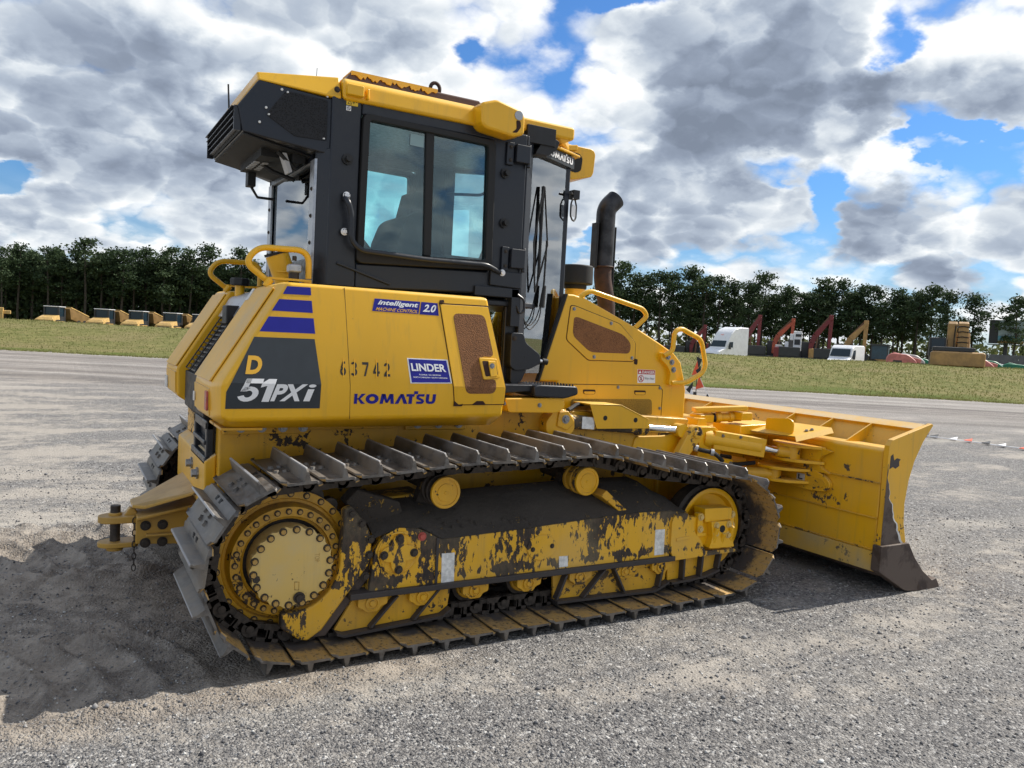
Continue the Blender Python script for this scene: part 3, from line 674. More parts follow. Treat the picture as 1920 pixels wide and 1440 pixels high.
# excavators
def excavator(x, y, z, col, label, boom, rot, cabm='dark_machine', hc=1.0):
    t = empty('excavator', (x, y, z), label, 'excavator')
    for yy in (-1.2, 1.2):
        m = MB(); m.prism(rp([(-2.0, .9), (-2.3, .45), (-2.0, .0), (2.0, .0), (2.3, .45), (2.0, .9)], .2), yy-.3, yy+.3); far_part(m, 'track', 'dark_machine', t)
    m = MB(); m.box((-2.6, -1.35, 1.0), (1.2, 1.35, 1.25)); m.box((-2.6, -1.3, 1.25), (-.4, 1.3, 2.3*hc)); ho = far_part(m, 'engine_house', cabm, t, .06)
    m = MB(); m.box((-3.1, -1.3, 1.1), (-2.5, 1.3, 2.25)); far_part(m, 'counterweight', col, t, .1)
    m = MB(); m.box((-.3, .45, 1.25), (1.3, 1.35, 2.95)); cb = far_part(m, 'cab', cabm, t, .05)
    m = MB(); m.box((-.1, 1.34, 1.9), (1.1, 1.37, 2.8)); m.box((1.29, .55, 1.9), (1.32, 1.25, 2.8)); far_part(m, 'window', 'far glass', cb)
    m = MB(); b0, b1, b2, b3, w = boom; w *= .82
    def bar(m, a, b, wa, wb, y0=-.28, y1=.28):
        a = Vector(a); b = Vector(b); d = (b-a).normalized(); n = Vector((-d.y, d.x)); m.prism([tuple(a+n*wa), tuple(b+n*wb), tuple(b-n*wb), tuple(a-n*wa)], y0, y1)
    bm_ = ((b0[0]+b1[0])/2-.12, (b0[1]+b1[1])/2+.25); bar(m, b0, bm_, w*.7, w*1.1); bar(m, bm_, b1, w*1.1, w*1.25); bar(m, b1, b2, w*1.25, w*.7); m.prism(circ(b2[0]+.1, b2[1]+.1, w*.9, 10), -.32, .32); far_part(m, 'boom', col, t, .03)
    m = MB(); bar(m, (b2[0]+.1, b2[1]+.5), b3, w*.9, w*.6, -.24, .24); far_part(m, 'stick', col, t, .03)
    m = MB(); bar(m, (b0[0]+.5, b0[1]-.4), (b1[0]+.2, b1[1]-.2), .1, .07, -.45, -.32); bar(m, (b1[0], b1[1]+.4), (b2[0], b2[1]+.45), .09, .07, -.1, .1); far_part(m, 'hydraulic_ram', 'rust_brown', t)
    m = MB(); m.prism(rp([(b3[0]-.2, b3[1]), (b3[0]+.5, b3[1]-.1), (b3[0]+.5, b3[1]-1.0), (b3[0]-.3, b3[1]-1.3), (b3[0]-.6, b3[1]-.7)], .15), -.5, .5); far_part(m, 'bucket', 'dark_machine', t)
    t.rotation_euler = (0, 0, rot); return t
sd = lambda x, y: facing(x, y)+R(90)   # side-on, nose to the right as we look
BO = ((.6, 1.7), (1.6, 4.2), (3.4, 5.35), (3.45, 1.9), .30)
excavator(62.9, 65.4, -.5, 'excavator_red', 'small red excavator seen just above the front grab handle of the bulldozer', ((.3, 1.5), (.7, 3.2), (1.7, 4.4), (1.7, 2.2), .26), sd(62.6, 65.6))
excavator(67.3, 62.5, .0, 'excavator_red', 'dark red excavator with raised boom right behind the white semi truck', ((1.2, 1.7), (1.7, 3.9), (2.6, 5.35), (2.65, 1.7), .30), sd(68.6, 61.2))
excavator(70.0, 59.6, .0, 'excavator_orange', 'orange red excavator with its boom above the white crane machine', ((.4, 1.5), (.9, 3.6), (2.3, 5.1), (2.35, 3.4), .28), sd(70.7, 58.9))
excavator(69.4, 54.2, .0, 'excavator_red', 'crimson excavator with folded boom between the crane machine and the white van', ((.6, 1.5), (1.1, 3.7), (2.45, 5.45), (2.5, 1.7), .30), sd(69.8, 53.8))
excavator(71.7, 51.4, .0, 'tan', 'tan excavator with folded boom directly behind the white van', ((.5, 1.8), (1.0, 3.5), (2.3, 5.0), (2.35, 2.0), .32), sd(72.1, 50.9))
excavator(57.0, 70.0, -.5, 'tan', 'tan excavator half hidden behind the engine hood handle', ((.3, 1.5), (1.4, 2.6), (2.2, 3.3), (2.3, 1.4), .22), sd(57, 70))
# big ochre excavator seen from behind
t = empty('excavator', (52.2, 27.0, .35), 'big ochre excavator seen from behind, boom up, with wide counterweight', 'excavator')
for yy in (-1.25, 1.25):
    m = MB(); m.prism(rp([(-2.0, .9), (-2.3, .45), (-2.0, .0), (2.0, .0), (2.3, .45), (2.0, .9)], .2), yy-.35, yy+.35); far_part(m, 'track', 'dark_machine', t)
m = MB(); m.box((-2.2, -1.6, .95), (-1.4, 1.6, 1.95)); far_part(m, 'counterweight', 'tan', t, .12)
m = MB(); m.box((-1.4, -1.55, .95), (1.6, 1.55, 1.9)); m.box((-1.9, -1.0, 1.95), (-.6, 1.5, 2.25)); far_part(m, 'engine_house', 'dark_machine', t, .05)
m = MB(); m.box((.1, -1.75+3.35-1.0, 1.6), (1.6, 1.62, 2.9)); cb = far_part(m, 'cab', 'dark_machine', t, .05)
m = MB(); m.box((.06, .72, 2.1), (.1, 1.5, 2.8)); far_part(m, 'window', 'far glass', cb)
m = MB(); m.prism([(1.0, 1.6), (1.0, 2.2), (.9, 3.9), (1.2, 4.1), (1.7, 3.9), (2.0, 1.6)], -.05, .5); m.prism([(1.0, 1.8), (2.1, 3.4), (2.2, 3.2), (1.4, 1.5)], -.95, -.05)
far_part(m, 'boom', 'tan', t, .05)
m = MB(); m.prism([(.95, 3.95), (1.3, 4.1), (1.5, 3.3), (1.35, 1.6), (.95, 1.7), (.92, 3.1)], -.75, -.12); far_part(m, 'stick', 'tan', t, .04)
m = MB()
for k in range(6): m.tube([(.9, -.80, 3.7-k*.36), (.88, -.4, 3.75-k*.36), (.9, -.05, 3.7-k*.36)], .035, 5)
m.tube([(.88, .05, 3.8), (.86, .10, 2.9), (.9, .05, 2.0)], .04, 5); far_part(m, 'hydraulic_hose', 'black rubber', t)
t.rotation_euler = (0, 0, facing(52.2, 27.0)+math.pi+R(4))
# white semi truck
t = empty('semi_truck', (61.4, 57.4, .0), 'white semi truck tractor with tall sleeper cab parked on the grass', 'truck')
m = MB(); prof = [(3.1, .45), (3.15, 1.15), (2.9, 1.45), (1.9, 1.85), (1.55, 2.55), (1.1, 3.3), (.5, 3.85), (-.4, 4.1), (-1.9, 4.1), (-1.95, .6), (-1.0, .5)]
m.prism(prof, -1.1, 1.1); bd = far_part(m, 'body', 'white paint', t, .12)
m = MB(); m.add([(1.885, -.95, 1.92), (1.885, .95, 1.92), (1.565, .88, 2.58), (1.565, -.88, 2.58)], [(0, 1, 2, 3)]); m.v = [(x+.02, y, z+.01) for x, y, z in m.v]; far_part(m, 'windshield', 'far glass', bd)
m = MB(); m.box((3.12, -.62, .70), (3.20, .62, 1.22)); gl = far_part(m, 'grille', 'silver trim', bd, .03)
m = MB()
for k in range(4): m.box((3.19, -.58, .78+k*.11), (3.215, .58, .84+k*.11))
far_part(m, 'grille_bar', 'dark_machine', gl)
for s in (-1, 1):
    m = MB(); m.box((2.95, s*.7-.0*s, .85) if s > 0 else (2.95, -1.05, .85), (3.14, 1.05, 1.12) if s > 0 else (3.14, -.7, 1.12)); far_part(m, 'headlight', 'lamp glass', bd, .05)
    m = MB(); m.prism([(.75, 1.9), (1.5, 1.9), (1.35, 2.45), (.75, 2.5)], s*1.10, s*1.115); far_part(m, 'side_window', 'far glass', bd)
    m = MB(); m.box((1.5, s*1.35-.1, 1.7), (1.62, s*1.35+.1, 2.25)); m.tube([(1.5, s*1.1, 1.8), (1.55, s*1.35, 1.8)], .03, 5); far_part(m, 'mirror', 'dark_machine', bd)
    wheel(t, 2.35, s*.95, .5, .3, 'silver trim'); wheel(t, -1.7, s*.95, .5, .4, 'silver trim')
m = MB()
for k in (-.15, 0, .15): m.box((1.18, k-.03, 3.22), (1.26, k+.03, 3.26))
far_part(m, 'roof_light', 'orange_flag', bd)
t.rotation_euler = (0, 0, facing(61.4, 57.4)+R(-38))
# white van
t = empty('van', (60.9, 42.4, .0), 'white panel van with dark windshield facing us on the grass', 'van')
m = MB(); m.prism([(2.5, .4), (2.55, .95), (2.35, 1.25), (1.65, 1.5), (1.15, 2.35), (.7, 2.6), (-2.6, 2.65), (-2.65, .4)], -.98, .98); bd = far_part(m, 'body', 'white paint', t, .12)
m = MB(); m.add([(1.62, -.86, 1.58), (1.62, .86, 1.58), (1.2, .78, 2.25), (1.2, -.78, 2.25)], [(0, 1, 2, 3)]); m.v = [(x+.06, y, z+.02) for x, y, z in m.v]; far_part(m, 'windshield', 'far glass', bd)
for s in (-1, 1):
    m = MB(); m.prism([(.35, 1.45), (1.45, 1.45), (1.05, 2.15), (.35, 2.2)], s*.98, s*.99); far_part(m, 'side_window', 'far glass', bd)
    m = MB(); m.box((1.35, s*1.15-.1, 1.35), (1.5, s*1.15+.1, 1.7)); far_part(m, 'mirror', 'dark_machine', bd); wheel(t, 1.6, s*.85, .35, .25, 'silver trim'); wheel(t, -1.6, s*.85, .35, .25, 'silver trim')
m = MB(); m.box((2.5, -.55, .8), (2.57, .55, 1.0)); far_part(m, 'grille', 'dark_machine', bd)
t.rotation_euler = (0, 0, facing(60.9, 42.4)+R(-16))
# white crane-like machine
t = empty('crane_truck', (70.2, 56.4, .0), 'white drill or crane truck with stacked mast between two red excavators', 'crane')
m = MB(); m.box((-1.9, -1.1, .8), (1.9, 1.1, 1.9)); m.box((-1.9, -1.1, 1.9), (-1.1, 0, 2.5)); m.box((1.2, -1.1, 1.9), (1.9, .2, 2.3)); far_part(m, 'carrier', 'pale_grey', t, .08)
m = MB(); m.box((.0, -.3, 1.9), (.85, .4, 4.1)); m.box((-.4, -.2, 3.1), (0, .3, 3.8)); m.box((-.9, -.3, 1.9), (-.5, .1, 2.9)); far_part(m, 'mast', 'white paint', t, .05)
m = MB(); m.box((.1, -.33, 2.6), (.7, -.28, 3.2)); m.box((.2, -.33, 3.5), (.8, -.28, 3.8)); m.box((-.6, -1.13, 1.0), (.4, -1.08, 1.5)); far_part(m, 'opening', 'dark_machine', t)
for xx in (-1.3, 1.3):
    for yy in (-1, 1): wheel(t, xx, yy, .5, .4, 'pale_grey')
t.rotation_euler = (0, 0, facing(70.2, 56.4)+R(90))
# tractor / loader
t = empty('wheel_loader', (71.0, 45.9, .0), 'small dark backhoe loader with blue grey glazed cab right of the white van', 'loader')
m = MB(); m.box((-1.0, -.8, .7), (1.6, .8, 1.5)); far_part(m, 'body', 'tan', t, .1)
m = MB(); 
for sx in (-.95, .55):
    for sy in (-.75, .67): m.box((sx, sy, 1.5), (sx+.1, sy+.08, 2.85))
m.box((-1.05, -.85, 2.85), (.75, .85, 3.0)); cb = far_part(m, 'cab', 'dark_machine', t)
m = MB(); m.box((-.93, -.73, 1.5), (.63, .73, 2.84)); far_part(m, 'window', 'window_blue', cb)
m = MB(); m.prism([(1.6, 1.4), (2.6, 2.2), (3.4, 1.0), (3.6, .4), (3.2, .4), (2.5, 1.6), (1.6, .9)], -.3, .3); far_part(m, 'arm', 'dark_machine', t)
for xx, rr in ((-.7, .75), (1.3, .5)):
    for yy in (-.9, .9): wheel(t, xx, yy, rr, .4)
t.rotation_euler = (0, 0, facing(71, 45.9)+R(85))
# boom lifts lying low behind the crest
def lift(x, y, z, col, arm, label, rot, cat='boom lift', L=3.6):
    t = empty('boom_lift', (x, y, z), label, cat)
    m = MB(); m.prism(rp([(-1.5, .7), (-1.5, 1.7), (-1.1, 2.05), (.3, 1.95), (1.0, 1.4), (1.0, .7)], .25), -.9, .9); far_part(m, 'chassis', col, t, .1)
    m = MB(); M = Matrix.Translation((-1.0, -.3, 1.95)) @ Matrix.Rotation(R(14), 4, 'Y'); m.box((0, -.22, -.2), (L, .22, .2), M); far_part(m, 'boom', arm, t, .03)
    m = MB(); m.box((-.9, -.93, 1.0), (-.2, -.9, 1.4)); far_part(m, 'panel', 'dark_machine', t)
    for xx in (-1.0, .8):
        for yy in (-.9, .9): wheel(t, xx, yy, .45, .3, 'pale_grey')
    t.rotation_euler = (0, 0, rot); return t
lift(65.4, 39.6, .1, 'lift_pink', 'lift_pink', 'faded pink boom lift lying low right of the small loader', sd(65.4, 39.6), L=2.4)
lift(67.6, 40.2, .1, 'pale_grey', 'pale_grey', 'cream coloured lift machine behind the pink boom lift', sd(67.6, 40.2), L=1.5)
lift(69.6, 40.5, -.2, 'lift_green', 'lift_green', 'green lift machine showing left of the ochre counterweight', sd(69.6, 40.5), L=1.2)
lift(61.6, 30.6, .0, 'lift_pink', 'lift_pink', 'faded pink boom lift directly right of the ochre counterweight', sd(61.6, 30.6), L=2.2)
lift(65.5, 31.9, -.1, 'lift_green', 'white paint', 'green boom lift with long white arm near the right edge', sd(65.5, 31.9), L=4.2)
lift(66.6, 30.1, -.3, 'lift_green', 'lift_green', 'green lift body at the far right end of the machines', sd(66.6, 30.1), L=.8)
# billboard on a single post and a grey wall
t = empty('billboard', (113.4, 56.8, .0), 'roadside billboard with pale picture on a single post behind the last pine', 'billboard')
m = MB(); m.cyl((0, 0, 0), (0, 0, 4.6), .28, n=12); m.box((-2.2, -.5, 4.3), (2.6, .5, 4.42)); far_part(m, 'post', 'dark_machine', t)
m = MB(); m.box((-2.1, -.1, 4.5), (2.1, .25, 7.8)); far_part(m, 'back_panel', 'dark_machine', t)
m = MB(); m.box((-1.0, -.16, 4.9), (2.1, -.1, 7.8)); pn = far_part(m, 'picture_panel', 'board_art', t)
m = MB(); m.box((-1.0, -.19, 5.0), (2.1, -.16, 5.6)); far_part(m, 'picture_band', 'board_blue', pn); m = MB(); m.box((-1.0, -.15, 4.5), (2.1, -.09, 4.9)); far_part(m, 'lower_panel', 'tan', t)
t.rotation_euler = (0, 0, facing(113.4, 56.8)+R(90))
t = empty('noise_wall', (95.5, 47.8, -.2), 'long low grey wall behind the machines at the right edge', 'wall')
for k in range(7):
    m = MB(); m.box((-4+k*3.0, -.1, 0), (-1.03+k*3.0, .1, 2.95)); far_part(m, 'wall_panel', 'wall_grey', t)
t.rotation_euler = (0, 0, math.atan2(45.6-50.1, 96.7-94.2))
# pennants: a leaning post beyond the blade and a line lying on the gravel
t = empty('pennant_post', (15.72, 12.95, 0), 'thin post hung with black orange and white pennants beyond the blade', 'flag post')
m = MB(); m.tube([(0, 0, 0), (.0, 0, .75), (.03, .0, 1.42)], .014, 6); m.cyl((-.02, .02, 0), (-.02, .02, .30), .07, .05, n=10); far_part(m, 'post', 'black_flag', t)
U = Vector((math.cos(facing(15.72, 12.95)+R(90)), math.sin(facing(15.72, 12.95)+R(90)), 0)); 
def pennant(t, a, b, c, mat, off=0):
    f = U.cross(Vector((0, 0, 1)))*.006; P = [U*q[0]+Vector((0, 0, q[1]))+f*off for q in (a, b, c)]
    m = MB(); m.add([p+f for p in P]+[p-f for p in P], [(0, 1, 2), (5, 4, 3), (0, 3, 4, 1), (1, 4, 5, 2), (2, 5, 3, 0)]); return far_part(m, 'pennant', mat, t)
pennant(t, (-.06, 1.38), (.12, 1.30), (.04, 1.02), 'black_flag'); pennant(t, (-.16, .80), (-.02, 1.25), (.06, .85), 'orange_flag', 1); pennant(t, (-.05, .95), (.10, 1.1), (.10, .7), 'black_flag', 2)
pennant(t, (-.30, .35), (-.10, .62), (-.12, .2), 'black_flag', 1); pennant(t, (-.22, .05), (-.02, .05), (-.14, .42), 'white_flag', 2); pennant(t, (-.02, .38), (.22, .46), (.06, .78), 'orange_flag', 2); pennant(t, (.24, .05), (.48, .02), (.34, .28), 'black_flag')
m = MB(); m.tube([U*.0+Vector((0, 0, .95)), U*.25+Vector((0, 0, .4)), U*.52+Vector((0, 0, .02))], .008, 5); far_part(m, 'cord', 'white_flag', t)
t = empty('pennant_line', (15.0, 4.6, 0), 'string of black white and red pennants lying on the gravel right of the blade', 'pennants')
pp = [Vector((14.9-15, 5.6-4.6, .03)), Vector((0, .3, .03)), Vector((.05, -.4, .03)), Vector((.15, -1.1, .03)), Vector((.3, -2.2, .03))]
m = MB(); m.tube([p+Vector((0, 0, float(ground_z(p.x+15, p.y+4.6)))) for p in pp], .009, 5); far_part(m, 'cord', 'white_flag', t)
for k, (yy, mt) in enumerate(((.85, 'white_flag'), (.55, 'black_flag'), (.35, 'black_flag'), (-.05, 'white_flag'), (-.35, 'orange_flag'), (-.7, 'black_flag'), (-1.0, 'white_flag'), (-1.4, 'orange_flag'), (-1.9, 'black_flag'))):
    z = float(ground_z(15, 4.6+yy))+.03; m = MB(); x0 = .03-.05*yy; m.add([(x0, yy-.08, z), (x0, yy+.08, z), (x0+.25, yy+.05, z+.03), (x0, yy-.08, z+.012), (x0, yy+.08, z+.012), (x0+.25, yy+.05, z+.042)], [(2, 1, 0), (3, 4, 5), (0, 1, 4, 3), (1, 2, 5, 4), (2, 0, 3, 5)]); far_part(m, 'pennant', mt, t)

# ================================================================== BULLDOZER
ORG['v'] = Vector((1.4, 0, 0))
DZ = empty('bulldozer', (1.4, 0, 0), 'large yellow crawler bulldozer with black cab and wide front blade parked on gravel', 'bulldozer')
def bolt_mesh(r, h, mat):
    m = MB(); m.cyl((0, 0, 0), (0, -h*.3, 0), r*1.2, n=14); m.cur = 1; m.cyl((0, -h*.3, 0), (0, -h, 0), r*.82, r*.78, n=6)
    me = bpy.data.meshes.new('bolt'); me.from_pydata(m.v, [], m.f); me.materials.append(MATS['dark bolt' if mat == 'hub bolt' else mat]); me.materials.append(MATS['yellow drawbar' if mat == 'hub bolt' else mat])
    me.polygons.foreach_set('material_index', m.mi); me.update(); return me
BM = {}
def bolts(parent, pts, r=.012, h=.012, mat='zinc bolt', name='bolt', rot=None):
    key = (r, h, mat)
    if key not in BM: BM[key] = bolt_mesh(r, h, mat)
    for p in pts:
        o = bpy.data.objects.new(name, BM[key]); COL.objects.link(o); o.parent = parent; o.location = Vector(p)-ORG['v']
        if rot: o.rotation_euler = rot
def side_y(x, z):
    return -1.058+(z-1.34)*.15 if z > 1.34 else -1.058+(1.34-z)*.10
def panel(mb, poly, off0, off1, ys=side_y):
    """thin plate following the creased side"""
    for up in (True, False):
        q = clipz(poly, 1.34, up)
        if len(q) > 2: mb.prism(q, lambda a, b: ys(a, b)-off0, lambda a, b: ys(a, b)-off1)
    return mb

# ---- side covers with the sloping tail (right one faces us, left one mirrored)
def rear_cover():
    m = MB()
    inn = [(-.045, 1.835), (-.35, 1.325), (-.345, 1.15), (-.26, 1.095), (1.22, 1.10), (1.225, 1.34), (1.12, 1.835)]
    mid = [(-.035, 1.845), (-.352, 1.323), (-.345, 1.155), (-.265, 1.105), (1.22, 1.11), (1.225, 1.34), (1.12, 1.85)]
    out = [(.0, 1.845), (-.318, 1.335), (-.312, 1.175), (-.29, 1.155), (1.225, 1.175), (1.228, 1.34), (1.122, 1.845)]
    low = [(.0, 1.845), (-.318, 1.335), (-.305, 1.165), (-.25, 1.115), (1.20, 1.122), (1.228, 1.34), (1.122, 1.845)]
    vs = [(x, -.41, z) for x, z in inn]+[(x, -.93, z) for x, z in mid]+[(x, side_y(x, z), z) for x, z in out]
    # lower roll: an extra ring under the crease
    fs = [tuple(range(6, -1, -1))]
    for k in (0, 7):
        for i in range(7):
            j = (i+1) % 7; fs.append((k+i, k+j, k+7+j, k+7+i))
    fs += [(14, 15, 19, 20), (15, 16, 17, 18, 19)]
    m.add(vs, fs); return m
rc = rear_cover()
cover = rc.build('side_cover', 'yellow paint', DZ, bevel=.028, seg=3)
mirror_y(rc).build('side_cover', 'yellow paint', DZ, bevel=.028, seg=3)
# dusty slope plates and tail end plates
for s in (1, -1):
    m = MB(); m.prism([(-.345, 1.338), (-.060, 1.812), (-.066, 1.820), (-.358, 1.336)], s*-.425, s*-.915)
    m.build('slope_plate', 'yellow dusty', DZ, bevel=.004, seg=1)
    m = MB(); m.prism([(-.348, 1.30), (-.344, 1.165), (-.352, 1.165), (-.356, 1.30)], s*-.425, s*-.90)
    m.build('tail_plate', 'yellow dusty', DZ, bevel=.003, seg=1)
m = MB(); m.box((-.365, -.90, 1.19), (-.355, -.84, 1.285)); m.build('reflector', 'red reflector', DZ, bevel=.002, seg=1)
m = MB(); m.box((-.363, -.47, 1.20), (-.355, -.435, 1.25)); m.build('sticker', 'worn white label', DZ, bevel=.001, seg=1)
m = MB(); m.box((-.363, .80, 1.17), (-.355, .90, 1.25)); m.build('sticker', 'worn white label', DZ, bevel=.001, seg=1)
m = MB(); m.prism([(-.10, 1.755), (-.065, 1.815), (-.071, 1.822), (-.108, 1.757)], -.50, -.44); m.build('sticker', 'worn white label', DZ, bevel=.001, seg=1)

# seams, door, filter mesh
door_o = [(.815, 1.797), (1.122, 1.801), (1.228, 1.335), (1.228, 1.240), (.908, 1.236), (.905, 1.26)]
def inset(poly, d):
    cx = sum(p[0] for p in poly)/len(poly); cz = sum(p[1] for p in poly)/len(poly)
    sx = (max(p[0] for p in poly)-min(p[0] for p in poly))/2; sz = (max(p[1] for p in poly)-min(p[1] for p in poly))/2
    return [(cx+(p[0]-cx)*(1-d/sx), cz+(p[1]-cz)*(1-d/sz)) for p in poly]
m = MB(); panel(m, door_o, -.004, .0015); m.build('door_gap', 'dark groove', DZ)
door = panel(MB(), inset(door_o, .006), -.004, .006).build('side_door', 'yellow paint', DZ, bevel=.002, seg=1)
dm = rp([(.895, 1.745), (1.094, 1.748), (1.150, 1.51), (1.060, 1.515), (1.078, 1.378), (1.163, 1.39), (1.158, 1.305), (.972, 1.302)], .035)
m = MB(); panel(m, dm, 0, .0075); m.build('mesh_screen', 'brown filter mesh', door)
m = MB(); lp = [(1.05, 1.506), (1.166, 1.502), (1.186, 1.396), (1.078, 1.382)]
panel(m, rp(lp, .012), 0, .016); m.build('latch_plate', 'yellow paint', door, bevel=.004)
m = MB(); panel(m, rp(inset(lp, .018), .01), .004, .0175); m.build('latch_recess', 'dark groove', door)
m = MB(); panel(m, [(1.105, 1.488), (1.150, 1.487), (1.163, 1.405), (1.12, 1.40)], .004, .024); m.build('latch_handle', 'yellow paint', door, bevel=.003)
bolts(door, [(1.127, side_y(0, 1.46)-.024, 1.462)], .013, .008)
m = MB()
for a in [[(.815, 1.795), (.845, 1.80), (.84, 1.815), (.82, 1.812)], [(.905, 1.262), (.935, 1.240), (.96, 1.245), (.955, 1.232), (.905, 1.232)], [(1.015, 1.240), (1.045, 1.262), (1.085, 1.262), (1.105, 1.240)]]: panel(m, a, .002, .0085)
m.build('hinge_gap', 'dark groove', DZ)
m = MB(); panel(m, [(.2795, 1.84), (.2815, 1.84), (.3195, 1.16), (.3175, 1.16)], -.002, .0008); m.build('panel_seam', 'dark groove', DZ)

# decals and lettering
def decal(name, poly, mat, off=.0022): return panel(MB(), poly, .0005, off).build(name, mat, DZ)
dk = decal('model_decal', [(-.172, 1.565), (.124, 1.567), (.157, 1.340), (.157, 1.218), (-.300, 1.214), (-.299, 1.296)], 'charcoal vinyl')
for q in ([(-.013, 1.824), (.105, 1.826), (.107, 1.787), (-.034, 1.784)], [(-.052, 1.757), (.110, 1.759), (.115, 1.698), (-.088, 1.698)], [(-.103, 1.668), (.119, 1.671), (.127, 1.594), (-.147, 1.593)]):
    decal('stripe_decal', q, 'purple vinyl')
text_mb('D', [(-.200, 1.474), (-.128, 1.474), (-.214, 1.384), (-.142, 1.384)], side_y, .0035, .045).build('lettering', 'gold vinyl', dk)
def glyph(polys, quad, ysurf, off, name, mat, par):
    tl, tr, bl, br = [Vector(q) for q in quad]; m = MB()
    for q in polys:
        w = [tuple((bl*(1-u)+br*u)*(1-v)+(tl*(1-u)+tr*u)*v) for u, v in q]
        for upper in (True, False):
            c = clipz(w, 1.34, upper)
            if len(c) > 2: m.add([(x, ysurf(x, z)-off, z) for x, z in c], [tuple(range(len(c)))])
    return m.build(name, mat, par, fix=False)
def arcband(cx, cy, ro, rox, ri, rix, a0, a1, n=14):
    out = []
    for i in range(n):
        a, b = R(a0+(a1-a0)*i/n), R(a0+(a1-a0)*(i+1)/n)
        out.append([(cx+rox*math.cos(a), cy+ro*math.sin(a)), (cx+rox*math.cos(b), cy+ro*math.sin(b)), (cx+rix*math.cos(b), cy+ri*math.sin(b)), (cx+rix*math.cos(a), cy+ri*math.sin(a))])
    return out
G5 = [[(.16, 1), (1, 1), (1, .80), (.16, .80)], [(.16, 1), (.42, 1), (.34, .44), (.06, .44)], [(.06, .44), (.34, .44), (.40, .52), (.5, .60), (.22, .64)]]+arcband(.48, .33, .33, .50, .15, .20, 130, -160)
G1 = [[(.36, 1), (.86, 1), (.86, 0), (.40, 0), (.40, .70)], [(.02, .82), (.36, 1), (.40, .70), (.02, .62)]]
glyph(G5, [(-.221, 1.363), (-.124, 1.363), (-.256, 1.250), (-.160, 1.250)], side_y, .0035, 'lettering', 'white vinyl', dk)
glyph(G1, [(-.128, 1.363), (-.052, 1.363), (-.164, 1.250), (-.088, 1.250)], side_y, .0035, 'lettering', 'white vinyl', dk)
text_mb('PX', [(-.062, 1.338), (.092, 1.340), (-.092, 1.253), (.052, 1.254)], side_y, .0035, .04).build('lettering', 'white vinyl', dk)
text_mb('i', [(.098, 1.340), (.135, 1.340), (.068, 1.254), (.105, 1.254)], side_y, .0035, .01).build('lettering', 'white vinyl', dk)
DIG = {'6': [[(.12, .55), (.40, 1), (.78, 1), (.78, .84), (.50, .84), (.34, .55)]]+arcband(.46, .30, .30, .42, .13, .17, 0, 360, 20), '3': arcband(.40, .74, .26, .46, .11, .20, 150, -80)+arcband(.40, .28, .28, .50, .12, .22, 85, -150), '7': [[(0, 1), (.95, 1), (.95, .82), (0, .82)], [(.70, .82), (.95, .82), (.52, 0), (.24, 0)]],
       '4': [[(.50, 1), (.80, 1), (.80, 0), (.54, 0), (.54, .72)], [(.50, 1), (.54, .72), (.26, .36), (0, .36)], [(0, .36), (1, .36), (1, .19), (0, .19)]], '2': arcband(.44, .70, .30, .46, .13, .20, 165, -30)+[[(.62, .62), (.88, .56), (.36, .18), (.0, .16)], [(0, .18), (.95, .18), (.95, 0), (0, 0)]]}
for k, ch_ in enumerate('63742'):
    x = .253+k*.0595; n5 = glyph(DIG[ch_], [(x, 1.459), (x+.036, 1.4595), (x+.001, 1.387), (x+.037, 1.3875)], side_y, .0022, 'unit_number', 'black stencil', DZ)
    if k != 2:
        m = MB(); panel(m, [(x+.0165, 1.475), (x+.0205, 1.475), (x+.0205, 1.380), (x+.0165, 1.380)], .001, .0035); m.build('stencil_bridge', 'yellow paint', n5)
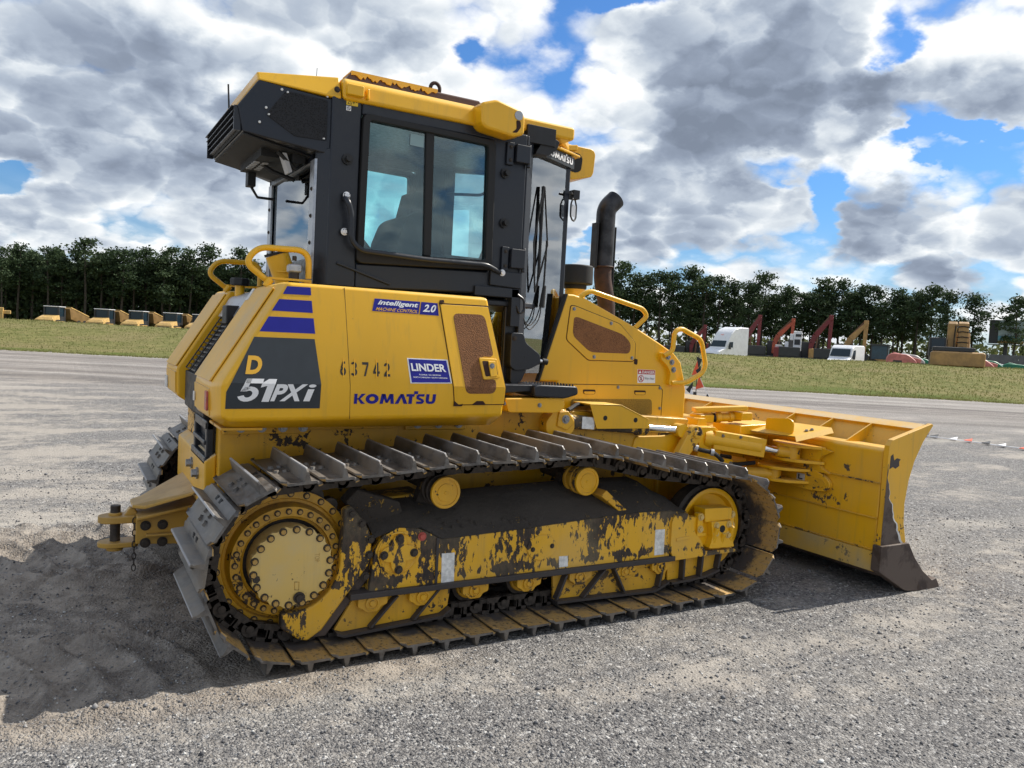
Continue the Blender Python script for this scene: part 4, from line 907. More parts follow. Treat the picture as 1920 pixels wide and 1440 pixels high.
# maker's name in purple, one mesh of block letters
def block_word(quad, ysurf, off, parent, mat):
    tl, tr, bl, br = [Vector(q) for q in quad]
    L = []  # polygons in letter space 0..1 wide word, 0..1 high
    def poly(x, w, pts): L.append([(x+px*w, py) for px, py in pts])
    W = [.135, .15, .175, .16, .10, .13, .15]
    poly(0, .115, [(0, 0), (.32, 0), (.32, 1), (0, 1)]); poly(0, .115, [(.32, .42), (.72, 1), (1.15, 1), (.62, .5), (1.15, 0), (.72, 0), (.32, .55)])
    def ringl(x, w, r1, r2):
        n = 28
        for i in range(n):
            a, b = 2*math.pi*i/n, 2*math.pi*(i+1)/n
            L.append([(x+w*(.5+.5*r1*math.cos(a)), .5+.5*math.sin(a)), (x+w*(.5+.5*r1*math.cos(b)), .5+.5*math.sin(b)), (x+w*(.5+.5*r2*math.cos(b)), .5+.22*math.sin(b)), (x+w*(.5+.5*r2*math.cos(a)), .5+.22*math.sin(a))])
    ringl(.135, .155, 1, .42)
    x = .305; w = .175
    for q in ([(0, 0), (.23, 0), (.32, 1), (.10, 1)], [(.10, 1), (.36, 1), (.57, .1), (.43, .1)], [(.64, 1), (.90, 1), (.57, .1), (.43, .1)], [(.77, 0), (1, 0), (.90, 1), (.68, 1)]): poly(x, w, q)
    x = .49; w = .15
    for q in ([(0, 0), (.30, 0), (.62, 1), (.40, 1)], [(.40, 1), (.66, 1), (1.05, 0), (.74, 0)], ): poly(x, w, q)
    x = .625; w = .13
    for q in ([(0, 1), (.78, 1), (.78, .74), (0, .74)], [(.27, .74), (.60, .74), (.60, 0), (.27, 0)]): poly(x, w, q)
    poly(.717, .05, [(0, 1.0), (1, 1.0), (1, 1.30), (0, 1.30)])
    x = .752; w = .105
    for q in ([(.95, 1), (.95, .76), (.45, .76), (.28, .70), (.0, .62), (.02, .85), (.22, 1)], [(.0, .62), (.28, .70), (.85, .46), (1, .28), (.68, .28), (.1, .48)], [(.68, .30), (1, .30), (.95, .1), (.75, 0), (.05, 0), (.05, .24), (.6, .24)]): poly(x, w, q)
    x = .875; w = .125
    for q in ([(0, 1), (.32, 1), (.32, .3), (.12, .08), (0, .3)], [(.68, 1), (1, 1), (1, .3), (.88, .08), (.68, .3)], [(.12, .08), (.32, .30), (.42, .24), (.58, .24), (.68, .30), (.88, .08), (.70, 0), (.30, 0)]): poly(x, w, q)
    m = MB()
    for q in L:
        vs = []
        for u, v in q:
            p = (bl*(1-u)+br*u)*(1-v)+(tl*(1-u)+tr*u)*v; vs.append((p.x, ysurf(p.x, p.y)-off, p.y))
        m.add(vs, [tuple(range(len(q)))])
    return m.build('lettering', mat, parent, fix=False)
block_word([(.334, 1.295), (.795, 1.297), (.334, 1.242), (.792, 1.244)], side_y, .0022, cover, 'purple vinyl')
ld = decal('dealer_decal', [(.622, 1.489), (.860, 1.487), (.886, 1.358), (.641, 1.354)], 'white vinyl', .0022)
panel(MB(), [(.630, 1.484), (.853, 1.482), (.878, 1.363), (.648, 1.359)], .001, .0032).build('decal_field', 'purple vinyl', ld)
text_mb('LINDER', [(.642, 1.462), (.843, 1.461), (.649, 1.421), (.852, 1.420)], side_y, .0045, .028).build('lettering', 'white vinyl', ld)
text_mb('FLORIDA • S.E. GEORGIA', [(.690, 1.4055), (.818, 1.4045), (.692, 1.3985), (.820, 1.3975)], side_y, .0045, .015).build('lettering', 'white vinyl', ld)
text_mb('NORTH CAROLINA • SOUTH CAROLINA', [(.655, 1.3915), (.857, 1.390), (.657, 1.3845), (.859, 1.383)], side_y, .0045, .015).build('lettering', 'white vinyl', ld)
im = decal('control_decal', [(.444, 1.795), (.703, 1.795), (.692, 1.728), (.430, 1.729)], 'purple vinyl')
text_mb('intelligent', [(.470, 1.790), (.692, 1.788), (.456, 1.757), (.686, 1.755)], side_y, .0035, .03, .15).build('lettering', 'white vinyl', im)
text_mb('MACHINE CONTROL', [(.454, 1.750), (.690, 1.749), (.448, 1.733), (.684, 1.732)], side_y, .0035, .012, .15).build('lettering', 'gold vinyl', im)
im = decal('version_decal', [(.710, 1.795), (.806, 1.794), (.812, 1.726), (.699, 1.727)], 'purple vinyl')
text_mb('2.0', [(.728, 1.783), (.800, 1.783), (.716, 1.742), (.790, 1.742)], side_y, .0035, .03, .15).build('lettering', 'white vinyl', im)

# ---- radiator grille between the tails
gr = MB().prism([(-.29, 1.30), (.02, 1.80), (.10, 1.80), (.10, 1.0), (-.20, 1.0)], -.40, .40).build('grille_frame', 'black plastic', DZ, bevel=.006, seg=1)
m = MB(); m.prism([(-.30, 1.315), (-.30, 1.10), (-.22, 1.02), (-.20, 1.02), (-.20, 1.315)], -.38, .38); m.build('grille_chin', 'black plastic', DZ, bevel=.006)
m = MB(); m.prism([(-.115, 1.66), (-.045, 1.79), (.05, 1.83), (.05, 1.70)], -.405, .405); m.build('grille_top', 'silver trim', DZ, bevel=.015, seg=3)
sm = None
for i in range(13):
    t = i/12; x = -.292+t*.200; z = 1.33+t*.322
    if sm is None:
        m = MB(); m.prism([(x-.005, z+.0), (x+.048, z-.022), (x+.050, z-.016), (x-.003, z+.008)], -.385, .385)
        so = m.build('grille_slat', 'cab paint', gr); sm = so; bx, bz = x, z
    else:
        so = sm.copy(); COL.objects.link(so); so.location = (x-bx, 0, z-bz)
m = MB()
for y in (-.30, -.1, .1, .3): m.tube([(-.308, y, 1.335), (-.10, y, 1.675)], .004, 6)
m.tube([(-.312, -.2, 1.31), (-.31, -.16, 1.36), (-.09, -.16, 1.69)], .003, 5)
m.build('grille_wire', 'black plastic', gr)
m = MB(); m.box((-.15, -.12, 1.62), (-.06, .02, 1.73)); m.build('latch_block', 'black plastic', DZ, bevel=.008)
# black service bracket low at the back
m = MB()
m.box((-.30, -.52, .86), (-.26, -.47, 1.09)); m.box((-.30, -.10, .86), (-.26, -.05, 1.09)); m.box((-.30, -.52, 1.04), (-.26, -.05, 1.09)); m.box((-.31, -.54, .855), (-.24, -.03, .90)); m.box((-.31, -.50, .96), (-.26, -.08, .985))
m.box((-.27, -.50, .88), (-.24, -.06, 1.07)); m.build('rear_bracket', 'cab paint', DZ, bevel=.008)
# rear rails, filler pipe and caps
for s in (1, -1):
    y = -.60*s
    m = MB(); m.tube(rp([(-.02, y-.02*s, 1.855), (-.150, y-.02*s, 1.95), (-.085, y-.02*s, 2.038), (.188, y-.02*s, 2.045), (.190, y-.02*s, 1.89)], .075, 6, False), .017, 12)
    m.box((-.03, y-.04*s if s > 0 else y, 1.872), (.19, y if s > 0 else y-.04*s, 1.884)); m.box((.165, y-.03, 1.82), (.205, y+.03, 1.885)); m.cyl((-.045, y-.05, 1.83), (-.02, y-.05, 1.87), .02)
    m.build('grab_rail', 'yellow paint', DZ)
m = MB(); m.cyl((.15, -.36, 1.84), (.075, -.36, 2.03), .066, n=24); m.tube([(.118+.068*math.cos(a), -.36+.068*math.sin(a), 1.93) for a in [i*math.pi/12 for i in range(24)]], .005, 6, True)
m.build('filler_pipe', 'yellow paint', DZ)
m = MB(); m.cyl((.075, -.36, 2.03), (.070, -.36, 2.044), .070, n=24); m.build('filler_cap', 'black rubber', DZ)
m = MB(); m.cyl((.115, -.60, 1.845), (.115, -.60, 1.92), .028); m.cyl((.115, -.60, 1.985), (.115, -.60, 2.01), .012); m.build('valve_stem', 'dark bolt', DZ)
m = MB(); m.box((.08, -.635, 1.918), (.15, -.565, 1.965)); m.build('valve_block', 'silver trim', DZ, bevel=.012, seg=3)
m = MB(); m.cyl((.0, .30, 1.80), (.0, .30, 1.87), .03); m.build('cap_neck', 'yellow paint', DZ)
m = MB(); m.cyl((.0, .30, 1.868), (.0, .30, 1.915), .062, n=8); m.build('radiator_cap', 'black plastic', DZ, bevel=.008)

# ---- hull
m = MB(); m.prism([(-.25, 1.12), (-.25, .50), (-.10, .36), (2.9, .36), (3.05, .55), (3.05, 1.10), (2.0, 1.16), (1.6, 1.17)], -.60, .60)
hull = m.build('hull', 'yellow scuffed', DZ, bevel=.012)
m = MB(); m.box((-.235, -.63, 1.035), (.22, -.60, 1.095)); m.box((.22, -.62, 1.055), (.73, -.60, 1.10)); m.box((-.30, -.95, 1.095), (-.1, -.60, 1.11)); m.build('mounting_rail', 'yellow scuffed', DZ, bevel=.004)
m = MB(); m.box((.80, -.63, 1.045), (1.20, -.60, 1.11)); m.build('mounting_rail', 'yellow scuffed', DZ, bevel=.006)
bolts(hull, [(x, -.63, 1.07) for x in (-.145, -.037, .077, .188)]+[(x, -.63, 1.082) for x in (.874, 1.011, 1.147)], .022, .024)
m = MB(); m.prism([(-.25, .92), (-.25, .55), (-.31, .62), (-.31, .88)], -.55, .55); m.build('rear_hull_plate', 'yellow dusty', DZ, bevel=.01)
bolts(hull, [(-.31, -.33, .78), (-.31, -.10, .80)], .028, .035, 'zinc bolt', rot=(0, 0, R(-90)))
m = MB(); m.prism(rp([(1.375, 1.255), (1.80, 1.262), (1.815, 1.20), (1.757, 1.165), (1.40, 1.168)], .02), -.80, -.60); m.build('side_step_box', 'yellow paint', DZ, bevel=.01)
bolts(DZ, [(1.62, -.80, 1.215), (1.38, -.78, 1.225)], .012, .012)
m = MB(); m.prism(rp([(1.56, 1.335), (1.60, 1.345), (1.89, 1.338), (1.90, 1.285), (1.80, 1.258), (1.57, 1.268)], .02), -.82, -.56); st = m.build('step', 'cab paint', DZ, bevel=.012)
m = MB()
for i in range(12):
    for j in range(7): m.cyl((1.62+i*.022, -.80+j*.035, 1.338), (1.62+i*.022, -.80+j*.035, 1.349), .007, .004, n=6)
m.build('step_tread', 'black plastic', st)
m = MB(); m.prism([(1.30, 1.34), (1.60, 1.34), (1.60, 1.30), (1.30, 1.28)], -.78, -.60); m.build('floor_rail', 'cab paint', DZ, bevel=.008)

# ---- engine hood
hood_o = [(1.995, 1.945), (2.05, 1.945), (2.155, 1.923), (2.587, 1.755), (2.844, 1.639), (2.975, 1.575), (3.045, 1.51), (3.085, 1.40), (3.11, 1.30), (3.11, .98), (1.95, .98), (1.95, 1.344), (1.805, 1.344)]
m = MB(); m.prism(hood_o[:-2]+[(1.95, 1.344), (1.805, 1.344)], -.48, -.45)
m.prism([(2.07, 1.93)]+hood_o[2:10]+[(2.05, .98)], -.452, .452)
m.prism(hood_o[:-2]+[(1.95, 1.344), (1.805, 1.344)], .45, .48)
hood = m.build('engine_hood', 'yellow paint', DZ, bevel=.026, seg=4)
m = MB(); m.prism([(1.982, 1.945), (1.996, 1.945), (1.806, 1.344), (1.792, 1.344)], -.484, -.446); m.build('hood_seal', 'black rubber', DZ)
hd = rp([(2.008, 1.866), (2.05, 1.873), (2.46, 1.768), (2.605, 1.64), (2.610, 1.520), (2.585, 1.500), (2.20, 1.494), (2.007, 1.632)], .03)
hd = rp([(2.022, 1.872), (2.06, 1.872), (2.455, 1.768), (2.606, 1.640), (2.608, 1.520), (2.590, 1.500), (2.195, 1.496), (2.000, 1.634)], .025)
HY = lambda a, b: -.48
m = MB(); m.ring(hd, inset(hd, .005), -.478, -.4815); m.build('hatch_gap', 'dark groove', hood)
ht = MB().prism(inset(hd, .005), -.478, -.4855).build('hood_hatch', 'yellow paint', DZ, bevel=.003, seg=1)
hm = rp([(2.085, 1.793), (2.485, 1.692), (2.560, 1.630), (2.552, 1.558), (2.205, 1.556), (2.050, 1.666), (2.056, 1.79)], .04)
MB().prism(hm, -.48, -.4872).build('mesh_screen', 'brown filter mesh', ht)
bolts(ht, [(2.052, -.4855, 1.847), (2.372, -.4855, 1.766), (2.242, -.4855, 1.525), (2.575, -.4855, 1.528)], .011, .009)
m = MB()
ldp = [(1.985, 1.332), (2.852, 1.336), (2.885, 1.30), (2.885, .985), (1.985, .985)]
m.ring(ldp, inset(ldp, .005), -.478, -.4815); m.build('hatch_gap', 'dark groove', hood)
m = MB(); m.prism(rp([(2.07, 1.229), (2.784, 1.232), (2.795, 1.108), (2.07, 1.06)], .03), -.478, -.4835); m.build('mesh_screen', 'olive mesh', hood)
for x in (2.22, 2.67):
    hr_ = MB().prism(rp([(x-.055, 1.295), (x+.055, 1.295), (x+.05, 1.262), (x-.045, 1.262)], .012), -.47, -.4825).build('hand_recess', 'dark groove', hood)
    MB().prism(rp([(x-.045, 1.282), (x+.048, 1.282), (x+.045, 1.264), (x-.04, 1.264)], .008), -.47, -.4845).build('recess_lip', 'yellow paint', hr_)
bolts(hood, [(2.47, -.4815, 1.315), (2.855, -.4815, 1.315), (2.865, -.4815, 1.165), (2.06, -.4815, 1.285), (2.03, -.4815, 1.12)], .010, .009)
m = MB(); m.prism(rp([(2.60, 1.525), (2.632, 1.52), (2.63, 1.48), (2.60, 1.485)], .01), -.478, -.4825); m.build('hinge_notch', 'dark groove', hood)
dg = MB().prism([(2.637, 1.449), (2.800, 1.446), (2.806, 1.352), (2.643, 1.349)], -.478, -.4815).build('danger_decal', 'white vinyl', DZ)
MB().prism([(2.640, 1.447), (2.797, 1.444), (2.799, 1.413), (2.642, 1.414)], -.481, -.4825).build('decal_field', 'red vinyl', dg)
text_mb('DANGER', [(2.678, 1.440), (2.794, 1.438), (2.679, 1.419), (2.795, 1.418)], HY, .0035, .02).build('lettering', 'white vinyl', dg)
text_mb('Stay clear', [(2.705, 1.395), (2.796, 1.393), (2.706, 1.372), (2.797, 1.370)], HY, .0025, .0).build('lettering', 'black stencil', dg)
m = MB(); m.add([(2.646, -.4835, 1.420), (2.672, -.4835, 1.420), (2.659, -.4835, 1.442)], [(0, 1, 2)]); m.build('warning_triangle', 'white vinyl', dg, fix=False)
m = MB(); m.ring(circ(2.672, 1.381, .026, 24), circ(2.672, 1.381, .021, 24), -.481, -.4825); m.prism([(2.655, 1.397), (2.659, 1.400), (2.690, 1.365), (2.686, 1.362)], -.481, -.4828); m.build('stop_symbol', 'red vinyl', dg)
m = MB(); m.prism(circ(2.674, 1.394, .004, 8), -.481, -.4821); m.prism([(2.668, 1.388), (2.678, 1.389), (2.679, 1.376), (2.686, 1.366), (2.681, 1.365), (2.673, 1.374), (2.664, 1.364), (2.661, 1.368), (2.669, 1.378)], -.481, -.4821); m.build('figure_symbol', 'black stencil', dg)
# grab handles on the hood
m = MB(); m.tube(rp([(2.10, -.46, 1.925), (2.175, -.475, 1.983), (2.655, -.475, 1.885), (2.70, -.475, 1.835), (2.605, -.46, 1.745)], .06, 6, False), .017, 12); m.build('grab_handle', 'yellow paint', DZ)
m = MB(); m.tube(rp([(2.84, -.52, 1.556), (2.905, -.54, 1.59), (2.91, -.54, 1.735), (2.97, -.54, 1.762), (3.175, -.54, 1.69), (3.235, -.54, 1.50), (3.21, -.54, 1.44), (3.05, -.54, 1.36), (2.94, -.51, 1.355)], .05, 5, False), .018, 12)
m.prism(rp([(2.82, 1.58), (2.87, 1.575), (2.925, 1.50), (2.985, 1.385), (2.975, 1.34), (2.91, 1.34), (2.92, 1.43), (2.89, 1.48), (2.82, 1.53)], .02), -.48, -.515)
gh = m.build('grab_handle', 'yellow paint', DZ)
bolts(gh, [(2.885, -.515, 1.548), (2.925, -.515, 1.51), (2.945, -.515, 1.455)], .018, .014)
# air intake and exhaust
m = MB(); m.cyl((2.31, -.10, 1.84), (2.31, -.10, 2.02), .075, n=24); m.build('intake_neck', 'yellow paint', DZ)
m = MB(); m.cyl((2.31, -.10, 2.01), (2.31, -.10, 2.06), .085, n=24); m.cyl((2.31, -.10, 2.045), (2.31, -.10, 2.185), .128, .126, n=36); m.build('precleaner', 'black rubber', DZ, bevel=.012, seg=3)
ex = MB(); ex.tube(rp([(2.66, .05, 2.22), (2.66, .05, 2.56), (2.66, .05, 2.665), (2.745, .05, 2.745)], .12, 8, False), .075, 24, rs=None)
exo = ex.build('exhaust_pipe', 'exhaust steel', DZ)
m = MB(); m.cyl((2.742, .05, 2.742), (2.748, .05, 2.748), .066, n=24); m.build('pipe_mouth', 'black rubber', exo)
m = MB(); m.tube(rp([(2.72, .05, 1.60), (2.72, .05, 1.92), (2.66, .05, 2.12), (2.66, .05, 2.225)], .1, 6, False), .068, 24); m.tube([(2.66+.078*math.cos(a), .05+.078*math.sin(a), 2.215) for a in [i*math.pi/14 for i in range(28)]], .006, 6, True); m.build('pipe_elbow', 'exhaust rust', exo)
m = MB(); m.box((2.560, .01, 2.20), (2.575, .09, 2.545)); m.box((2.745, .03, 1.60), (2.758, .08, 2.53)); m.build('heat_shield', 'black plastic', exo, bevel=.004)

# ================================================================== CAB
cab = MB()
ZT = 2.90
for s in (-1, 1):
    Y = .64*s; I = .57*s; a, b = (Y, I)
    cab.prism([(.28, 1.86), (.45, 1.86), (.45, ZT), (.28, ZT)], a, b)                       # rear post
    cab.prism([(1.29, 1.93), (1.53, 1.93), (1.53, ZT), (1.29, ZT)], a, b)                   # front post
    cab.prism([(1.45, 1.33), (1.56, 1.33), (1.56, 1.95), (1.45, 1.95)], Y*.94, I)
    cab.prism([(.45, 1.86), (1.50, 1.90), (1.50, 2.035), (.45, 2.0)], a, b)
    cab.prism([(.45, 2.825), (1.30, 2.825), (1.30, ZT), (.45, ZT)], a, b)
    cab.prism([(.215, -.0), (.215, .0)] and [(.22, .50*s), (.22, .56*s), (.29, .64*s), (.29, .56*s)], 1.84, 2.62, axis='z')
    cab.prism([(1.53, .64*s), (1.60, .60*s), (1.60, .55*s), (1.53, .57*s)], 1.45, ZT, axis='z')
    cab.prism([(1.97, .40*s), (2.02, .40*s), (2.03, .36*s), (1.98, .35*s)], 1.55, ZT, axis='z')
    cab.prism([(1.60, .60*s), (2.02, .40*s), (1.98, .36*s), (1.58, .55*s)], 2.86, ZT, axis='z')
cab.box((.22, -.56, 1.86), (.27, .56, 2.02)); cab.box((.22, -.56, 2.55), (.30, .56, 2.72)); cab.box((1.98, -.38, 2.86), (2.03, .38, ZT))
cab.prism([(.25, -.62), (1.55, -.62), (1.98, -.36), (1.98, .36), (1.55, .62), (.25, .62)], 1.82, 1.86, axis='z')
cab.prism([(.3, -.60), (1.55, -.60), (2.0, -.38), (2.0, .38), (1.55, .60), (.3, .60)], 2.88, 2.93, axis='z')
CAB = cab.build('cab', 'cab paint', DZ, bevel=.012, seg=2)
m = MB(); m.prism([(1.30, 2.035), (1.52, 2.035), (1.52, 1.935), (1.30, 1.945)], -.665, -.64); m.box((1.20, -.66, 1.875), (1.515, -.60, 1.935)); m.build('sill_rail', 'cab paint', CAB, bevel=.006)
MB().prism([(.34, 1.998), (.66, 1.905), (.655, 1.89), (.335, 1.985)], -.655, -.64).build('drip_strip', 'cab paint', CAB, bevel=.004)
# rear post trim strips
for s in (-1, 1):
    m = MB(); m.prism([(.216, .475*s), (.216, .562*s), (.228, .572*s), (.228, .475*s)], 1.86, 2.56, axis='z'); tr = m.build('corner_trim', 'silver trim' , CAB)
    bolts(tr, [(.216, .52*s, z) for z in (1.95, 2.1, 2.25, 2.4)], .010, .008, 'dark bolt', rot=(0, 0, R(-90)))
for s in (-1, 1):
    po = rp([(.455, 2.835), (1.297, 2.82), (1.310, 2.035), (.447, 2.0)], .04); pi = rp([(.495, 2.80), (1.247, 2.785), (1.262, 2.093), (.487, 2.062)], .02)
    m = MB(); m.ring(po, pi, .60*s, .662*s); m.prism([(.838, 2.80), (.892, 2.80), (.905, 2.08), (.858, 2.08)], .61*s, .650*s)
    wf = m.build('window_frame', 'black rubber', CAB, bevel=.008)
    for q in ([(.49, 2.80), (.845, 2.80), (.863, 2.08), (.483, 2.065)], [(.888, 2.80), (1.25, 2.79), (1.265, 2.095), (.903, 2.08)]):
        MB().prism(q, .630*s, .634*s).build('glass_pane', 'cab glass', wf, smooth=False)
    m = MB(); m.prism([(1.575, .582*s), (2.005, .388*s), (2.003, .384*s), (1.573, .578*s)], 1.40, 2.87, axis='z'); m.build('glass_pane', 'front glass', CAB, smooth=False)
MB().box((2.008, -.37, 1.55), (2.013, .37, 2.87)).build('glass_pane', 'front glass', CAB, smooth=False)
MB().box((.235, -.50, 2.02), (.239, .50, 2.56)).build('glass_pane', 'cab glass', CAB, smooth=False)
MB().prism([(.745, 2.775), (.832, 2.772), (.832, 2.705), (.745, 2.708)], -.6355, -.636).build('painted_hatch_sky', 'painted sky tint', CAB)  # painted bright patch on the pane, standing in for sky through a roof hatch
# roof
for nm, prof, x0, x1 in (('roof_edge', [(-.60, 3.02), (-.655, 2.985), (-.665, 2.885), (-.60, 2.885)], .335, 1.20),):
    for s in (-1, 1):
        m = MB(); m.prism([(y*-s, z) for y, z in prof], x0, x1, axis='x'); m.build('roof_edge', 'yellow paint', CAB, bevel=.022, seg=3)
m = MB(); m.box((.335, -.61, 2.93), (1.9, .61, 3.015)); m.prism([(1.85, -.55), (2.06, -.30), (2.06, .30), (1.85, .55)], 2.93, 3.0, axis='z'); m.build('roof', 'yellow paint', CAB, bevel=.02, seg=3)
# rear roof cap tapering to the tail
vs = []
for x, yy, zl, zt in ((.33, .655, 2.885, 3.02), (-.09, .50, 2.945, 3.0)):
    vs += [(x, -yy, zl), (x, -yy*.9, zt), (x, yy*.9, zt), (x, yy, zl)]
MB().add(vs, [(0, 1, 2, 3), (7, 6, 5, 4), (0, 4, 5, 1), (1, 5, 6, 2), (2, 6, 7, 3), (3, 7, 4, 0)]).build('rear_roof_cap', 'yellow paint', CAB, bevel=.012, seg=2)
rp_m = MB(); rp_m.prism([(.37, 3.01), (.43, 3.098), (1.27, 3.098), (1.33, 3.01)], -.47, .47); rp_m.build('roof_plate', 'rusty roof', CAB, bevel=.012)
low_ = [(.97-i*.012, 3.082+.009*math.sin(i*.9)+.006*math.sin(i*2.9+1)-.004*(i % 3)) for i in range(46)]
m = MB()
for a_, b_ in zip(low_[:-1], low_[1:]): m.prism([a_, b_, (b_[0], 3.106), (a_[0], 3.106)], -.482, -.474); m.prism([(a_[0], 3.106), (b_[0], 3.106), (b_[0], 3.099), (a_[0], 3.099)], -.478, -.36+.05*math.sin(a_[0]*31))
m.build('paint_flake', 'yellow dusty', CAB)
m = MB(); m.tube([(1.03+.032*math.cos(a), -.30, 3.165+.036*math.sin(a)) for a in [i*math.pi/10 for i in range(20)]], .012, 8, True); m.box((1.0, -.312, 3.08), (1.06, -.288, 3.135)); m.build('lifting_eye', 'exhaust rust', CAB)
# corner work lamp (near), bracket
m = MB(); m.prism(rp([(1.135, 3.0), (1.235, 3.035), (1.41, 3.0), (1.435, 2.96), (1.435, 2.86), (1.36, 2.835), (1.17, 2.855), (1.14, 2.88)], .02), -.76, -.58); lh = m.build('lamp_housing', 'yellow paint', CAB, bevel=.018, seg=3)
m = MB(); m.prism(circ(1.385, 2.965, .028, 20), -.765, -.755); m.build('lamp_lens', 'lamp glass', lh)
m = MB(); m.prism(rp([(1.37, 2.935), (1.40, 2.935), (1.405, 2.90), (1.38, 2.862), (1.345, 2.858), (1.375, 2.885)], .01), -.7615, -.755); m.build('lamp_slot', 'dark groove', lh)
m = MB(); m.prism(mp := [(1.135, 3.0), (1.235, 3.035), (1.41, 3.0), (1.435, 2.86), (1.17, 2.855)], .58, .76); m.build('lamp_housing', 'yellow paint', CAB, bevel=.018, seg=3)
m = MB(); m.box((.345, -.70, 2.905), (.44, -.655, 2.965)); m.box((.46, -.69, 2.90), (.475, -.655, 2.96)); m.build('roof_bracket', 'yellow paint', CAB, bevel=.008)
bolts(CAB, [(.30, -.652, 2.93)], .014, .01, 'dark bolt')
# air conditioner housing behind the roof
ac = MB(); A = [(.30, 2.885), (-.085, 2.945), (-.185, 2.80), (-.155, 2.665), (.30, 2.58)]
yy = [.62, .50, .465, .465, .62]
vs = [(x, -y, z) for (x, z), y in zip(A, yy)]+[(x, y, z) for (x, z), y in zip(A, yy)]
ac.add(vs, [(0, 1, 2, 3, 4), (9, 8, 7, 6, 5)]+[((i+1) % 5, i, i+5, (i+1) % 5+5) for i in range(5)])
AC = ac.build('air_unit', 'cab paint', CAB, bevel=.008)
def acy(x, z): return -.465-(x+.185)*(.155/.485)-.004
m = MB(); m.prism(rp([(.05, 2.90), (.262, 2.872), (.262, 2.655), (.10, 2.665), (-.045, 2.765)], .015), lambda a, b: acy(a, b)+.006, lambda a, b: acy(a, b)-.003); m.build('mesh_screen', 'black mesh', CAB)
m = MB(); m.prism([(-.194, 2.80), (-.164, 2.668), (-.160, 2.672), (-.188, 2.80)], -.452, .452); m.build('vent_recess', 'black rubber', CAB)
m = MB()
for i in range(5): z = 2.685+i*.027; x = -.168-.006*i; m.box((x-.022, -.445, z), (x, .445, z+.004))
for y in (-.45, .45): m.box((-.20, y-.006, 2.668), (-.165, y+.006, 2.80))
m.build('vent_louvre', 'cab paint', CAB)
bolts(CAB, [(x, acy(x, z), z) for x, z in ((.03, 2.905), (-.045, 2.80), (-.03, 2.765), (-.075, 2.72), (.26, 2.895), (.25, 2.665), (.06, 2.893))], .006, .006, 'worn white label')
m = MB(); m.prism([(-.15, 2.661), (.28, 2.581), (.28, 2.574), (-.15, 2.654)], -.46, .46); m.build('air_unit_floor', 'black rubber', CAB)
m = MB(); m.box((-.02, -.30, 2.585), (.12, .3, 2.66)); m.box((.13, -.42, 2.55), (.2, -.3, 2.63)); m.tube([(.05, -.4, 2.6), (.16, -.38, 2.52), (.22, -.36, 2.58)], .012, 6); m.tube([(.0, .0, 2.62), (.1, -.1, 2.54), (.21, -.15, 2.5)], .014, 6); m.build('wiring', 'black rubber', CAB)
for i in range(5):
    m = MB()
    for j in range(2): m.box((-.02+j*.05, -.12+i*.055, 2.578), (.012+j*.05, -.09+i*.055, 2.584))
    m.build('vent_hole', 'pale_grey', CAB)
m = MB(); m.prism(rp([(.075, 2.60), (.10, 2.60), (.135, 2.50), (.115, 2.49)], .006), -.40, -.32); m.build('rear_lamp', 'pale_grey', CAB)
m = MB(); m.box((.02, .26, 2.50), (.07, .34, 2.62), M=None); m.tube([(.05, .3, 2.5), (.09, .3, 2.44), (.2, .3, 2.44)], .01, 6); m.build('rear_camera', 'black plastic', CAB, bevel=.01)
m = MB(); m.tube([(-.165, -.10, 2.82), (-.175, -.10, 3.0)], .005, 6); m.build('antenna', 'black plastic', CAB)
m = MB(); m.tube([(.33, -.10, 3.08), (.335, -.10, 3.20)], .002, 5); m.build('antenna', 'black plastic', CAB)
# door rail, bolts, hinges
m = MB(); m.tube(rp([(.365, -.655, 2.355), (.372, -.70, 2.33), (.396, -.70, 2.26), (.400, -.70, 2.115), (.455, -.70, 2.068), (.85, -.70, 2.055), (1.25, -.70, 2.06), (1.375, -.66, 2.022)], .035, 5, False), .0155, 12); m.build('door_rail', 'cab paint', CAB)
bolts(CAB, [(.372, -.665, 2.365), (.368, -.665, 2.165), (1.378, -.668, 2.025)], .017, .014, 'white paint')
m = MB(); m.box((.355, -.67, 2.15), (.392, -.64, 2.185)); m.box((.352, -.67, 2.34), (.392, -.64, 2.38)); m.build('rail_mount', 'cab paint', CAB, bevel=.006)
for x, z in ((.376, 2.567), (1.376, 2.637), (1.385, 2.333)):
    m = MB(); m.cyl((x, -.64, z), (x, -.652, z), .032, n=8); m.cyl((x, -.65, z), (x, -.685, z), .017, n=14); m.build('door_stop', 'black plastic', CAB)
for z0, z1 in ((2.69, 2.83), (2.04, 2.19)):
    m = MB(); m.box((1.375, -.66, z0), (1.425, -.64, z1)); m.box((1.43, -.685, z0+.02), (1.53, -.63, z1-.01)); m.cyl((1.53, -.66, z0), (1.53, -.66, z1), .014); hg = m.build('hinge', 'cab paint', CAB, bevel=.006)
    bolts(hg, [(1.40, -.66, z0+.03), (1.40, -.66, z1-.03)], .010, .008, 'dark bolt')
m = MB(); m.box((.358, -.6425, 2.863), (.424, -.6405, 2.90)); wd = m.build('warning_decal', 'warning yellow', CAB)
m = MB(); m.add([(.364, -.643, 2.868), (.39, -.643, 2.868), (.377, -.643, 2.893)], [(0, 1, 2)]); m.add([(.369, -.6435, 2.871), (.385, -.6435, 2.871), (.377, -.6435, 2.887)], [(0, 1, 2)]); m.v = m.v; m.mi = [0, 1]; m.build('warning_symbol', ['black stencil', 'warning yellow'], wd, fix=False)
